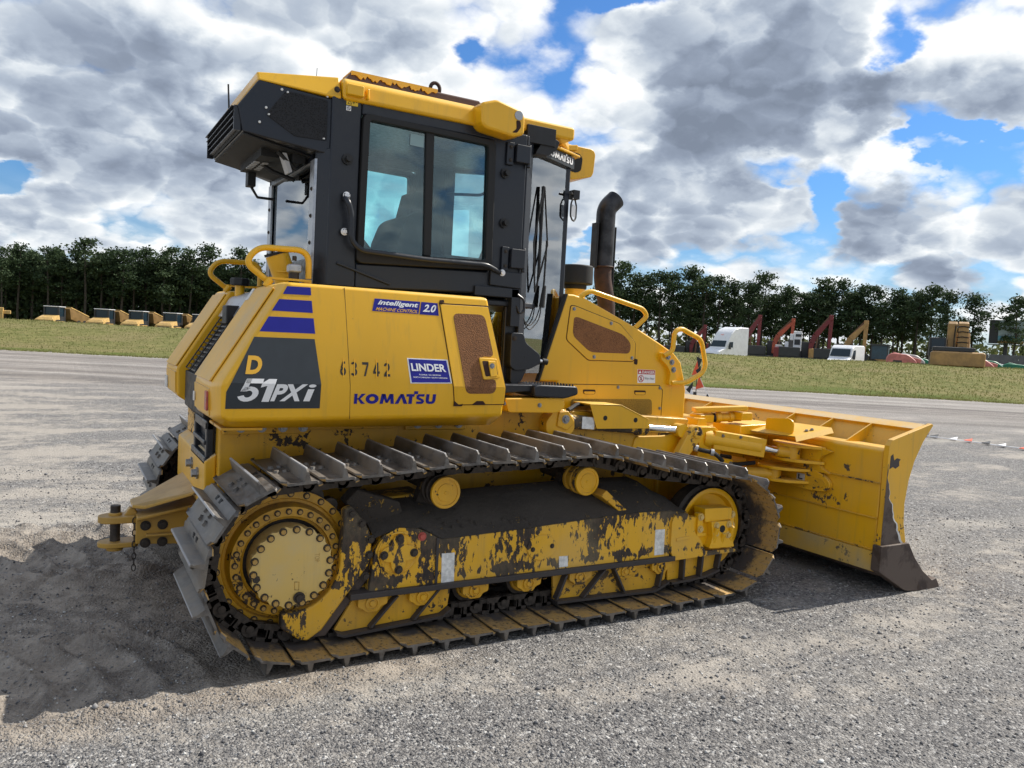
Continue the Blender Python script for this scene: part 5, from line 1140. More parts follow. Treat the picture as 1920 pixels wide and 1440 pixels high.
m = MB(); m.box((.398, -.6435, 2.872), (.401, -.6425, 2.886)); m.prism(circ(.4, 2.889, .003, 8), -.6425, -.6435); m.box((.392, -.6435, 2.880), (.408, -.6425, 2.882)); m.prism(circ(.416, 2.884, .003, 6), -.6425, -.6435); m.build('figure_symbol', 'black stencil', wd)
m = MB(); m.box((.358, -.6425, 2.832), (.386, -.6405, 2.858)); wd = m.build('notice_decal', 'white vinyl', CAB, bevel=.0008, seg=1)
m = MB(); m.ring(circ(.372, 2.845, .010, 16), circ(.372, 2.845, .008, 16), -.6425, -.6435); m.prism([(.364, 2.851), (.366, 2.853), (.380, 2.839), (.378, 2.837)], -.6425, -.6435); m.build('notice_symbol', 'black stencil', wd)
# bumper arm at the door foot
m = MB(); m.prism(rp([(1.46, 1.66), (1.55, 1.66), (1.57, 1.60), (1.68, 1.53), (1.69, 1.47), (1.60, 1.43), (1.50, 1.42), (1.46, 1.45)], .02), -.68, -.58); m.prism(rp([(1.48, 1.45), (1.60, 1.43), (1.56, 1.35), (1.52, 1.33), (1.48, 1.34)], .02), -.66, -.60); da = m.build('door_arm', 'cab paint', CAB, bevel=.014, seg=3)
m = MB(); m.cyl((1.67, -.65, 1.49), (1.72, -.66, 1.485), .012); m.build('stop_pin', 'chrome rod', da); m = MB(); m.cyl((1.71, -.66, 1.486), (1.745, -.663, 1.482), .02, n=14); m.build('stop_buffer', 'black rubber', da)
bolts(da, [(1.485, -.68, 1.625)], .014, .01, 'dark bolt')
m = MB(); m.box((1.46, -.66, 1.70), (1.52, -.60, 1.93)); m.tube(rp([(1.50, -.66, 1.90), (1.545, -.67, 1.87), (1.55, -.67, 1.80), (1.515, -.67, 1.78), (1.50, -.66, 1.83)], .02, 4, False), .008, 6); m.build('lower_post_bracket', 'cab paint', CAB, bevel=.006)
# wiper, wires
dirg = Vector((.43, .194, 0)).normalized()
def gp(t, z, off=.02): return Vector((1.585, -.585, 0))+dirg*t+Vector((.4, -.9, 0))*off+Vector((0, 0, z))
m = MB(); m.tube([gp(.10, 1.93), gp(.06, 2.25), gp(.14, 2.62)], .006, 6); m.tube([gp(.10, 1.93), gp(.22, 2.25), gp(.15, 2.62)], .006, 6); m.tube([gp(.145, 2.05, .012), gp(.145, 2.62, .012)], .011, 6); m.tube([gp(.20, 1.90), gp(.21, 2.28)], .007, 6); m.cyl(gp(.19, 1.84), gp(.21, 1.98), .02, .012)
for k in range(2): m.tube(rp([gp(.19, 1.88), gp(.13+.04*k, 1.75), gp(.05, 1.70-.03*k), gp(-.02, 1.76)], .05, 4, False), .004, 5)
m.build('wiper', 'black rubber', CAB)
m = MB(); m.tube([gp(.30, 1.95, -.02), gp(.36, 2.55, -.02)], .006, 5); m.tube([gp(.26, 1.95, -.02), gp(.33, 2.3, -.02), gp(.42, 2.62, -.02)], .006, 5); m.build('wiper', 'black rubber', CAB)
m = MB(); m.prism(rp([(1.60, 2.80), (1.66, 2.90), (1.72, 2.92), (1.78, 2.90), (1.76, 2.85), (1.70, 2.80)], .015), -.62, -.48); m.box((1.53, -.63, 2.86), (1.74, -.57, 2.97)); m.box((1.70, -.50, 2.955), (1.82, -.38, 2.965)); m.box((1.715, -.46, 2.9), (1.73, -.42, 2.96))
m.lathe([(.0, -.47), (.032, -.465), (.04, -.43), (.04, -.40)], (1.765, 3.005), 16); m.build('front_lamp', 'black plastic', CAB, bevel=.008)
# front visor with the maker's name, far work lamp and mirror
m = MB(); v0 = Vector((1.66, -.585, 0)); v1 = Vector((2.04, -.405, 0))
m.add([(v0.x, v0.y, 2.88), (v1.x, v1.y, 2.875), (v1.x, v1.y, 2.80), (v0.x, v0.y, 2.81), (v0.x-.02, v0.y+.03, 2.88), (v1.x-.02, v1.y+.03, 2.875), (v1.x-.02, v1.y+.03, 2.80), (v0.x-.02, v0.y+.03, 2.81)], [(0, 1, 2, 3), (7, 6, 5, 4), (0, 4, 5, 1), (1, 5, 6, 2), (2, 6, 7, 3), (3, 7, 4, 0)])
vb = m.build('name_board', 'charcoal vinyl', CAB)
fy = lambda a, b: v0.y+(a-v0.x)*(v1.y-v0.y)/(v1.x-v0.x)
block_word([(1.72, 2.866), (2.02, 2.864), (1.72, 2.825), (2.02, 2.822)], fy, .003, vb, 'white vinyl')
m = MB(); m.prism([(1.62, 2.905), (2.09, 2.90), (2.09, 2.885), (1.62, 2.885)], lambda a, b: fy(a, b)-.02, lambda a, b: fy(a, b)+.05); m.build('visor', 'yellow paint', CAB, bevel=.005)
m = MB(); m.prism(rp([(2.10, 3.035), (2.36, 3.03), (2.385, 3.00), (2.375, 2.86), (2.36, 2.83), (2.20, 2.79), (2.12, 2.80)], .02), -.16, .10); m.prism([(1.9, 2.98), (2.2, 3.03), (2.2, 2.99), (1.9, 2.94)], -.2, .2); fl = m.build('lamp_housing', 'yellow paint', CAB, bevel=.012)
m = MB(); m.prism(rp([(2.14, 2.98), (2.24, 2.98), (2.27, 2.95), (2.26, 2.86), (2.22, 2.84), (2.14, 2.85)], .02), -.163, -.155); m.build('lamp_slot', 'black rubber', fl)
m = MB()
for k in range(3): z = 2.90+k*.035; m.tube([(2.38, -.12, z), (2.44, -.04, z+.012), (2.44, -.04, z+.02), (2.38, .06, z)], .003, 5)
m.build('lamp_guard', 'exhaust rust', fl)
m = MB(); m.box((2.04, -.42, 2.60), (2.09, -.36, 2.66)); m.tube([(2.0, -.44, 2.63), (2.12, -.34, 2.63)], .009, 6); m.tube(rp([(2.035, -.42, 2.60), (2.015, -.43, 2.56), (2.015, -.43, 2.48), (2.045, -.41, 2.455), (2.08, -.38, 2.455), (2.10, -.37, 2.48), (2.10, -.37, 2.56), (2.08, -.38, 2.60)], .01, 3), .006, 6, True); m.build('mirror_frame', 'black plastic', CAB)
m = MB(); m.prism([(2.02, 2.56), (2.095, 2.56), (2.095, 2.48), (2.02, 2.48)], lambda a, b: -.43+(a-2.015)*.7, lambda a, b: -.428+(a-2.015)*.7); m.build('mirror_glass', 'lamp glass', CAB)
# seat and controls inside
m = MB(); m.prism(rp([(.86, 1.98), (.84, 2.20), (.90, 2.36), (.98, 2.405), (1.05, 2.38), (1.06, 2.1), (1.02, 2.0)], .04), -.26, .26); m.prism(rp([(.95, 2.02), (1.40, 2.06), (1.42, 2.12), (.98, 2.10)], .03), -.26, .26); m.prism([(.96, 2.38), (1.0, 2.55), (1.06, 2.55), (1.06, 2.38)], -.12, .12); m.build('seat', 'seat cloth', CAB, bevel=.03, seg=3)
m = MB(); m.prism([(.27, 2.42), (.50, 2.40), (.78, 2.10), (.78, 1.9), (.27, 1.9)], -.1, .56); m.box((1.05, .30, 1.95), (1.45, .52, 2.22)); m.box((1.05, -.50, 1.9), (1.5, -.34, 2.12)); m.box((1.46, -.2, 1.9), (1.9, .3, 2.10)); m.build('console', 'interior dark', CAB, bevel=.02)
m = MB(); m.tube(rp([(1.20, .56, 2.40), (1.40, .56, 2.42), (1.45, .54, 2.68), (1.80, .44, 2.70), (1.85, .42, 2.85)], .06, 5, False), .011, 8); m.cyl((1.36, -.42, 2.1), (1.40, -.42, 2.19), .03, .035, n=12); m.box((1.44, -.55, 2.36), (1.47, -.50, 2.48)); m.box((1.44, -.55, 2.14), (1.47, -.50, 2.32)); m.build('control_lever', 'black plastic', CAB)

# ================================================================== UNDERCARRIAGE
def catmull(pts, n=6):
    out = []
    for i in range(len(pts)-1):
        p = [Vector(pts[max(0, min(len(pts)-1, i+k))]) for k in (-1, 0, 1, 2)]
        for k in range(n):
            t = k/n; out.append(.5*((2*p[1])+(p[2]-p[0])*t+(2*p[0]-5*p[1]+4*p[2]-p[3])*t*t+(3*p[1]-p[0]-3*p[2]+p[3])*t**3))
    out.append(Vector(pts[-1])); return out
def track_path():
    pts = [Vector((.0, .105)), Vector((2.70, .108))]
    c = Vector((2.83, .428)); 
    for i in range(0, 37): a = R(-82+i*4.4); pts.append(c+Vector((math.cos(a), math.sin(a)))*.315)
    top = [(2.655, .765), (2.476, .789), (2.299, .812), (2.123, .846), (1.946, .886), (1.767, .920), (1.587, .918), (1.407, .911), (1.227, .905), (1.047, .904), (.867, .901), (.687, .889), (.508, .872), (.328, .860), (.148, .850), (.03, .844)]
    pts += catmull([tuple(pts[-1])]+top)[1:]
    c = Vector((0, .475))
    for i in range(1, 36): a = R(92+i*4.95); pts.append(c+Vector((math.cos(a), math.sin(a)))*.37)
    return pts
def walk(pts, p, start):
    P = pts+[pts[0]]
    # locate start on the first segment
    pos = Vector(start); seg = 0; out = [pos.copy()]; tot = 0
    while True:
        # next point at chord distance p
        s = seg; found = None; a = pos
        while s < len(P)-1+1:
            q0 = a if s == seg else P[s % len(pts)]; q1 = P[(s+1)] if s+1 < len(P) else P[1]
            if (q1-pos).length >= p:
                d = q1-q0; f = q0-pos; A = d.dot(d); B = 2*f.dot(d); Cc = f.dot(f)-p*p
                t = (-B+math.sqrt(max(0, B*B-4*A*Cc)))/(2*A); found = (q0+d*t, s); break
            s += 1
        if found is None: return out, 1e9
        pos, seg = found; out.append(pos.copy())
        if seg >= len(pts)-1 or len(out) > 60: return out, (pos-Vector(start)).length
PATH = track_path(); START = Vector((.005, .105))
best = None
for k in range(400):
    p = .176+k*.00002
    o_, _ = walk(PATH, p, START)
    n_ = len(o_)-1
    for cut in (n_, n_-1):
        e = abs((o_[cut]-START).length)
        if best is None or e < best[0]: best = (e, p, cut)
PIT = best[1]; PINS = walk(PATH, PIT, START)[0][:best[2]]
print('track pitch', PIT, 'shoes', len(PINS), 'gap', best[0])
def raw_mesh(mb, name, mats, sharp=30):
    me = bpy.data.meshes.new(name); me.from_pydata(mb.v, [], mb.f)
    for k in mats: me.materials.append(MATS[k])
    if any(mb.mi): me.polygons.foreach_set('material_index', mb.mi)
    mi = [0]*len(me.polygons); me.polygons.foreach_get('material_index', mi)
    bm = bmesh.new(); bm.from_mesh(me); bmesh.ops.recalc_face_normals(bm, faces=bm.faces); bm.to_mesh(me); bm.free()
    me.polygons.foreach_set('use_smooth', [True]*len(me.polygons)); me.set_sharp_from_angle(angle=R(sharp)); me.update(); return me
def shoe_mesh():
    P = PIT; w = .355
    outer = [(-.016, -.010), (-.006, .004), (.018, .012), (.046, .014), (.053, .070), (.056, .076), (.064, .076), (.067, .070), (.076, .013), (.150, .011), (P-.010, .015), (P+.004, .024)]
    inner = [(P+.006, .015), (P-.010, .004), (.150, .0), (.02, .0), (-.004, -.008), (-.014, -.016)]
    poly = outer+inner; n = len(poly); m = MB(); vs = []
    ys = [-w, -w+.022, w-.022, w]
    for k, y in enumerate(ys):
        for (s, h) in poly:
            hh = h
            if k in (0, 3) and h > .05: hh = h-.018
            ss_ = s
            if k in (0, 3): ss_ = min(max(s, .012), P-.02)
            vs.append((ss_, y, hh))
    m.v = vs
    for k in range(3):
        for i in range(n):
            j = (i+1) % n; m.f.append((k*n+i, k*n+j, (k+1)*n+j, (k+1)*n+i)); m.mi.append(1 if i >= len(outer) else 0)
    m.f.append(tuple(range(n))); m.mi.append(0); m.f.append(tuple(range(4*n-1, 3*n-1, -1))); m.mi.append(0)
    m.cur = 0
    for s in (.095, .138):
        for y in (-.062, .062): m.cyl((s, y, .010), (s, y, .024), .017, .012, n=8)
    m.cur = 2
    for y in (-.045, .045): m.box((.004, y-.02, .0105), (.030, y+.02, .0128))
    return raw_mesh(m, 'track_shoe', ['track steel', 'shoe inner ochre', 'black rubber'])
def link_mesh():
    m = MB(); P = PIT
    for s in (-1, 1):
        for (yo, a, b) in ((.058, 0, P*.5), (.074, P*.5, P)):
            y0, y1 = s*(yo), s*(yo+.030)
            m.box((a-.02, min(y0, y1), -.092), (b+.02, max(y0, y1), -.060))       # rail
            m.cyl((a if a == 0 else P, y0, -.055), (a if a == 0 else P, y1, -.055), .040, n=14)
            m.cyl((a if a == 0 else P, y1, -.055), (a if a == 0 else P, y1+s*.008, -.055), .020, n=12)
            m.box((.085, min(y0, y1), -.062), (.099, max(y0, y1), -.004)); m.box((.04, min(y0, y1), -.020), (.15, max(y0, y1), -.001))
            m.box((a+.03 if a == 0 else a-.0, min(y0, y1), -.06), (a+.045 if a == 0 else a+.03, max(y0, y1), -.002))
        m.box((.02, min(s*.06, s*.1), -.088), (P-.02, max(s*.06, s*.1), -.064))
    m.cyl((0, -.07, -.055), (0, .07, -.055), .026, n=12)
    # pin line sits at height -0.055 below the plate
    return raw_mesh(m, 'track_link', ['link steel'])
SH, LK = shoe_mesh(), link_mesh()
def roller_lathe(m, cx, cz, yc, rr, hw, n=28):
    m.lathe([(0, yc-hw), (rr*.78, yc-hw), (rr*1.16, yc-hw+.004), (rr*1.16, yc-hw+.020), (rr, yc-hw+.026), (rr, yc-.025), (rr*.8, yc-.02), (rr*.8, yc+.02), (rr, yc+.025), (rr, yc+hw-.026), (rr*1.16, yc+hw-.02), (rr*1.16, yc+hw-.004), (rr*.78, yc+hw), (0, yc+hw)], (cx, cz), n)
def undercarriage(side):
    yc = 1.025*side; o = lambda d: side*(abs(yc)+d)     # o(+): outward
    E = MB()
    for q in PINS: E.cyl((q.x, yc-.1, q.y), (q.x, yc+.1, q.y), .016, n=8)
    ch = E.build('track_chain', 'link steel', DZ)
    n = len(PINS)
    for i in range(n):
        a, b = PINS[i], PINS[(i+1) % n]; t = (b-a).normalized(); nn = Vector((t.y, -t.x))
        X = Vector((t.x, 0, t.y)); Z = Vector((nn.x, 0, nn.y)); Y = Z.cross(X)
        M = Matrix((X, Y, Z)).transposed().to_4x4()
        base = Vector((a.x, yc, a.y))+Z*.055-ORG['v']
        for nm, me in (('track_shoe', SH), ('track_link', LK)):
            ob = bpy.data.objects.new(nm, me); COL.objects.link(ob); ob.parent = ch; ob.matrix_local = Matrix.Translation(base) @ M
    # sprocket with bolted segments, final drive and cover
    m = MB(); nt = 23; pts = []
    for i in range(nt*4):
        a = 2*math.pi*i/(nt*4); r = (.382, .372, .345, .372)[i % 4]; pts.append((r*math.cos(a), .468+r*math.sin(a)))
    m.prism(pts, o(-.028), o(.028)); sp = m.build('sprocket', 'link steel', DZ, bevel=.004, seg=1)
    m = MB(); m.lathe([(.345, o(.0)), (.345, o(.045)), (.305, o(.050)), (.298, o(.036)), (.285, o(.040)), (.275, o(.085)), (.27, o(.10)), (.225, o(.105)), (.222, o(.085)), (.208, o(.08)), (.208, o(.0))], (0, .468), 56)
    fd = m.build('final_drive', 'yellow grimy', DZ, sharp=40)
    n_c = 72; pts = []
    for i in range(n_c):
        a = 2*math.pi*i/n_c; r = .203 if i % 4 in (0, 1) else .194; pts.append((.004+r*math.cos(a), .462+r*math.sin(a)))
    m = MB(); m.lathe([(.19, o(.05)), (.19, o(.165)), (0, o(.165))], (.004, .462), 40); m.prism(pts, o(.16), o(.195)); hc = m.build('hub_cover', 'yellow hub', DZ, bevel=.003, seg=1)
    rz = (0, 0, 0) if side < 0 else (0, 0, R(180))
    bolts(hc, [(.004+.185*math.cos(2*math.pi*(i+.3)/18), o(.195), .462+.185*math.sin(2*math.pi*(i+.3)/18)) for i in range(18)], .016, .014, 'hub bolt', rot=rz)
    bolts(fd, [(.248*math.cos(2*math.pi*i/28), o(.103), .468+.248*math.sin(2*math.pi*i/28)) for i in range(28)], .013, .014, 'hub bolt', rot=rz)
    bolts(fd, [(.325*math.cos(2*math.pi*i/25), o(.046), .468+.325*math.sin(2*math.pi*i/25)) for i in range(25)], .015, .014, 'hub bolt', rot=rz)
    bolts(hc, [(-.165, o(.18), .42), (.04, o(.20), .31)], .024, .02, 'dark bolt', rot=rz)
    if side < 0:
        text_mb('TOP', [(.135, .52), (.135, .478), (.112, .52), (.112, .478)], lambda a, b: o(.195), .001, 0).build('lettering', 'yellow drawbar', hc)
        m = MB(); m.ring([(.015, .39), (.04, .387), (.04, .345), (.017, .348)], [(.018, .387), (.037, .384), (.037, .348), (.020, .351)], o(.194), o(.1965)); m.build('cast_mark', 'yellow drawbar', hc)
    # carrier rollers
    for x, z, d in ((.815, .780, .175), (1.80, .780, .085)):
        m = MB(); y1 = o(d); y0 = o(d-.20)
        m.lathe([(.06, y0), (.088, o(d-.19)), (.088, o(d-.165)), (.075, o(d-.16)), (.075, o(d-.13)), (.088, o(d-.12)), (.088, o(d-.085)), (.078, o(d-.08)), (.078, o(d-.055)), (.088, o(d-.05)), (.088, o(d-.012)), (.084, y1), (.070, y1), (.068, o(d-.006)), (.050, o(d-.006)), (.048, o(d-.001)), (.010, o(d-.001)), (.008, o(d+.003)), (0, o(d+.003))], (x, z), 36)
        for vi in range(len(m.v)): q_ = m.v[vi]; m.v[vi] = (q_[0], o(d)+(q_[1]-o(d))*.75, q_[2])
        m.mi = [1 if abs(sum(m.v[k][1] for k in f)/len(f)-o(d)) > .014 else 0 for f in m.f]
        m.build('carrier_roller', ['yellow scuffed' if x < 1 else 'yellow paint', 'link steel' if x < 1 else 'yellow scuffed'], DZ, sharp=30)
        m = MB(); m.cyl((x, o(d-.5), z), (x, y0, z), .035); m.prism([(x-.09, z-.12), (x+.09, z-.12), (x+.04, z+.02), (x-.04, z+.02)], o(d-.28), o(d-.22)); m.build('roller_bracket', 'dirt caked frame', DZ)
    # idler
    cz = .428; cx = 2.83
    m = MB(); m.lathe([(.12, o(-.09)), (.235, o(-.09)), (.262, o(-.085)), (.262, o(-.055)), (.285, o(-.045)), (.285, o(.045)), (.262, o(.055)), (.262, o(.085)), (.245, o(.090)), (.228, o(.085)), (.215, o(.05)), (.13, o(.045)), (.125, o(.11)), (.0, o(.11))], (cx, cz), 48)
    idl = m.build('idler_wheel', 'yellow paint', DZ, sharp=35)
    m = MB(); m.lathe([(.264, o(-.083)), (.2635, o(-.056)), (.287, o(-.045)), (.2875, o(.045)), (.2635, o(.056)), (.2635, o(.083)), (.24, o(.083)), (.24, o(-.083))], (cx, cz), 48); m.build('idler_tread', 'link steel', idl)
    # idler fork and guard castings
    m = MB(); m.prism(rp([(2.50, .53), (2.60, .53), (2.80, .52), (2.90, .46), (2.90, .36), (2.78, .33), (2.60, .34), (2.52, .34)], .02), o(.12), o(.175)); m.build('idler_fork', 'yellow paint', DZ, bevel=.01)
    m = MB(); m.prism(rp([(2.66, .587), (2.90, .58), (2.905, .50), (2.67, .495)], .012), o(.10), o(.205)); ib = m.build('idler_bracket', 'yellow paint', DZ, bevel=.008)
    m = MB(); m.prism(rp([(2.62, .555), (2.665, .555), (2.665, .42), (2.70, .42), (2.70, .40), (2.62, .40)], .01), o(.15), o(.19)); m.prism(rp([(2.905, .56), (2.94, .55), (2.95, .40), (2.905, .40)], .01), o(.15), o(.19)); m.build('bracket_flange', 'yellow paint', ib, bevel=.005)
    bolts(ib, [(2.643, o(.19), .53), (2.643, o(.19), .45), (2.92, o(.19), .53), (2.92, o(.19), .46)], .02, .016, 'yellow hub', rot=rz)
    m = MB(); m.prism(rp([(2.705, .50), (2.895, .495), (2.905, .44), (2.895, .39), (2.925, .32), (2.70, .325), (2.725, .40), (2.715, .45)], .012), o(.16), o(.225)); m.cyl((2.735, o(.2), .33), (2.75, o(.235), .46), .018, n=10); m.cyl((2.815, o(.2), .33), (2.815, o(.235), .42), .016, n=10); m.cyl((2.895, o(.2), .33), (2.88, o(.235), .46), .018, n=10)
    ic = m.build('idler_cap', 'yellow paint', DZ, bevel=.009)
    bolts(ic, [(2.75, o(.225), .475), (2.86, o(.225), .475), (2.75, o(.225), .42), (2.86, o(.225), .405)], .019, .015, 'yellow hub', rot=rz)
    m = MB(); m.prism(circ(2.805, .448, .024, 18), o(.22), o(.2265)); m.build('bolt_hole', 'black rubber', ic)
    # track frame
    fr = [(.40, .262), (2.41, .262), (2.41, .52), (2.53, .56), (2.40, .585), (2.05, .588), (1.3, .548), (.80, .53), (.72, .575), (.66, .60), (.55, .612), (.47, .57), (.43, .50)]
    sy = o(.175); m = MB()
    m.cur = 0; m.prism(fr, o(-.06), sy)
    TF = m.build('track_frame', 'yellow chipped', DZ, bevel=.006)
    # dirt packed sloping top
    m = MB(); xs = [.42, .55, .68, .80, 1.0, 1.3, 1.7, 2.05, 2.3, 2.42, 2.54]; ze = [.565, .613, .60, .533, .538, .550, .572, .590, .588, .58, .562]
    g = []
    for i, x in enumerate(xs):
        for k, (d, f) in enumerate(((.178, 0.0), (.165, .03), (.06, .45), (-.06, .9), (-.175, 1.0), (-.19, .4))):
            zi = .70+.045*min(1, (x-.4)/1.4) if x < 2.3 else .745-(x-2.3)*.5
            zz = ze[i]+(zi-ze[i])*f+rnd.uniform(-.008, .008)*(k in (2, 3))
            g.append((x, o(d), zz))
    fs = [(i*6+k, i*6+k+1, (i+1)*6+k+1, (i+1)*6+k) for i in range(len(xs)-1) for k in range(5)]
    m.add(g, fs); m.build('frame_top', 'dirt caked frame', TF, sharp=60)
    m = MB()
    for k in range(170):
        x = rnd.gauss(.72, .22) if k < 110 else rnd.uniform(.5, 2.3); d = rnd.uniform(-.12, .13); r = rnd.uniform(.006, .016)
        if not .42 < x < 2.4: continue
        f = (.165-d)/.34; z = .56+(.16)*min(1, f)*.95
        m.cyl((x, o(d), z-.004), (x+.002, o(d), z+r), r, r*.5, n=5)
    tag(m.build('dirt_clod', 'dirt caked frame', TF), None, None, kind='stuff')
    m = MB(); m.box((.30, min(o(-.02), o(.20)), .260), (2.44, max(o(-.02), o(.20)), .292)); m.build('frame_flange', 'black primer wear', TF, bevel=.004)
    m = MB(); m.box((.770, min(sy, o(.182)), .29), (.785, max(sy, o(.182)), .54)); m.build('frame_seam', 'black primer wear', TF)
    # round cap with four bolts
    cp = (.553, .478)
    m = MB(); m.lathe([(.112, o(.17)), (.112, o(.183)), (.106, o(.186)), (.100, o(.180)), (.0, o(.180))], cp, 36); cpo = m.build('pivot_cap', 'yellow chipped', TF, sharp=30)
    star = []
    for i in range(48):
        a = 2*math.pi*i/48; r = .060+.040*abs(math.cos(2*a))**1.2; star.append((cp[0]+r*math.cos(a), cp[1]+r*math.sin(a)))
    m = MB(); m.prism(star, o(.178), o(.196)); m.build('cap_star', 'yellow chipped', cpo, bevel=.004)
    bolts(cpo, [(cp[0]+.083*math.cos(a), o(.196), cp[1]+.083*math.sin(a)) for a in (0, math.pi/2, math.pi, 3*math.pi/2)], .019, .012, 'dark bolt', rot=rz)
    bolts(TF, [(.685, o(.178), .555)], .02, .012, 'red reflector', rot=rz)
    m = MB(); m.lathe([(.098, o(.17)), (.098, o(.180)), (.094, o(.183)), (0, o(.183))], (1.437, .43), 32)
    m.v = [(1.437+(x-1.437)*1.0, y, .43+(z-.43)*.75) for x, y, z in m.v]; ov = m.build('cover_plate', 'yellow chipped', TF)
    bolts(ov, [(1.375, o(.183), .425), (1.505, o(.183), .435)], .012, .008, 'dark bolt', rot=rz)
    for q in ([(.806, .452), (.882, .450), (.886, .287), (.810, .287)], [(1.562, .366), (1.622, .364), (1.628, .300), (1.566, .300)], [(2.278, .470), (2.356, .468), (2.358, .306), (2.282, .306)]):
        MB().prism(q, sy, o(.1775)).build('white_label', 'worn white label', TF)
    # front casting shape
    m = MB(); m.prism(rp([(2.425, .555), (2.52, .565), (2.56, .53), (2.60, .43), (2.66, .37), (2.70, .30), (2.97, .292), (2.985, .272), (2.44, .262), (2.40, .33), (2.40, .52)], .015), o(.165), o(.192)); fc = m.build('front_plate', 'yellow chipped', TF, bevel=.006)
    m = MB(); m.prism(rp([(2.44, .405), (2.56, .415), (2.56, .395), (2.44, .385)], .008), o(.19), o(.198)); m.build('slot_bead', 'yellow chipped', fc, bevel=.003)
    # rollers
    for x in (.424, .705, 1.018, 1.362, 1.72, 2.06, 2.345):
        m = MB(); roller_lathe(m, x, .232, yc, .082, .088); rl = m.build('track_roller', 'link steel', DZ)
        m = MB(); m.lathe([(.075, o(.085)), (.072, o(.10)), (.05, o(.105)), (0, o(.105))], (x, .232), 24); m.build('roller_seal', 'yellow scuffed', rl)
        m = MB(); m.prism(rp([(x-.075, .262), (x+.085, .262), (x+.085, .215), (x+.05, .205), (x+.035, .180), (x-.03, .180), (x-.05, .20), (x-.075, .21)], .012), o(.13), o(.178)); m.build('roller_collar', 'yellow scuffed', rl, bevel=.004)
        m = MB(); m.lathe([(.036, o(.17)), (.036, o(.186)), (.028, o(.188)), (.026, o(.182)), (.018, o(.182)), (.014, o(.19)), (0, o(.19))], (x, .228), 20); m.build('shaft_end', 'yellow scuffed', rl)
    # roller guards: plate, ribs and bottom flange
    for poly, ribs in (([(.24, .10), (.34, .262), (.885, .262), (.87, .15), (.82, .115), (.28, .085)], [((.42, .10), (.56, .25)), ((.66, .11), (.80, .262))]),
                       ([(1.545, .262), (2.42, .262), (2.41, .13), (2.30, .085), (1.56, .10)], [((1.56, .11), (1.62, .25)), ((1.75, .10), (1.90, .255)), ((2.06, .095), (1.97, .255)), ((2.33, .10), (2.36, .255))]),
                       ([(2.42, .268), (2.99, .285), (2.93, .22), (2.84, .165), (2.72, .135), (2.58, .125), (2.43, .12)], [((2.53, .125), (2.53, .27)), ((2.68, .13), (2.69, .28)), ((2.83, .17), (2.85, .285))])):
        m = MB(); m.prism(poly, o(.125), o(.145)); pg = m.build('roller_guard', 'yellow scuffed', TF, bevel=.003, seg=1)
        for (a, b) in ribs:
            m = MB(); m.prism([(a[0]-.008, a[1]), (b[0]-.008, b[1]), (b[0]+.008, b[1]), (a[0]+.008, a[1])], o(.14), o(.19)); m.build('guard_rib', 'black primer wear', pg, bevel=.003)
        low = sorted([q for q in poly if q[1] < .2], key=lambda q: q[0])
        for a, b in zip(low[:-1], low[1:]):
            m = MB(); m.prism([(a[0], a[1]), (b[0], b[1]), (b[0], b[1]-.014), (a[0], a[1]-.014)], o(.05), o(.192)); m.build('guard_flange', 'black primer wear', pg)
    # sprocket guard (curved casting between sprocket and frame)
    arc = [(.012+.235*math.cos(R(a)), .462+.235*math.sin(R(a))) for a in range(-68, 9, 7)]
    m = MB(); m.prism([(-.04, .17), (-.035, .235)][::-1]*0+[(-.035, .150), (-.035, .225)]+[(.012+.238*math.cos(R(a)), .462+.238*math.sin(R(a))) for a in range(-88, 12, 8)]+[(.262, .62), (.262, .72), (.30, .735), (.37, .655), (.40, .60), (.42, .50), (.40, .42), (.17, .115), (.10, .07), (.06, .08)], o(.10), o(.165))
    sg = m.build('sprocket_guard', 'yellow chipped', TF, bevel=.012)
    m = MB(); m.prism([(.12, .07), (.20, .07), (.46, .40), (.44, .50), (.42, .50), (.40, .43)], o(.02), o(.13)); m.build('guard_web', 'steel cutting edge', sg, bevel=.006)
    m = MB(); m.prism([(.30, .735), (.42, .60), (.46, .58), (.62, .66), (.60, .72), (.36, .80)], o(-.05), o(.06)); m.build('guard_top', 'dirt caked frame', sg, bevel=.01)
    bolts(sg, [(.30, o(.165), .70), (.355, o(.165), .645), (.405, o(.165), .56), (.40, o(.165), .48), (.385, o(.165), .37)], .018, .014, 'dark bolt', rot=rz)
    # braces between frame and hull
    m = MB(); m.prism([(1.86, .70), (1.90, .735), (2.07, .60), (2.05, .565)], o(.03), o(.15)); m.build('hose_guard', 'yellow scuffed', DZ, bevel=.006)
    m = MB(); m.prism([(.50, .62), (.50, .71), (.80, .73), (.84, .62)], o(-.30), o(-.1)); m.build('frame_bracket', 'yellow chipped', DZ, bevel=.01); m = MB(); m.prism([(1.2, .4), (1.2, .6), (1.5, .6), (1.5, .4)], .5*side, o(-.08)); m.build('cross_beam', 'yellow chipped', DZ, bevel=.01)
    return ch
undercarriage(-1); undercarriage(1)

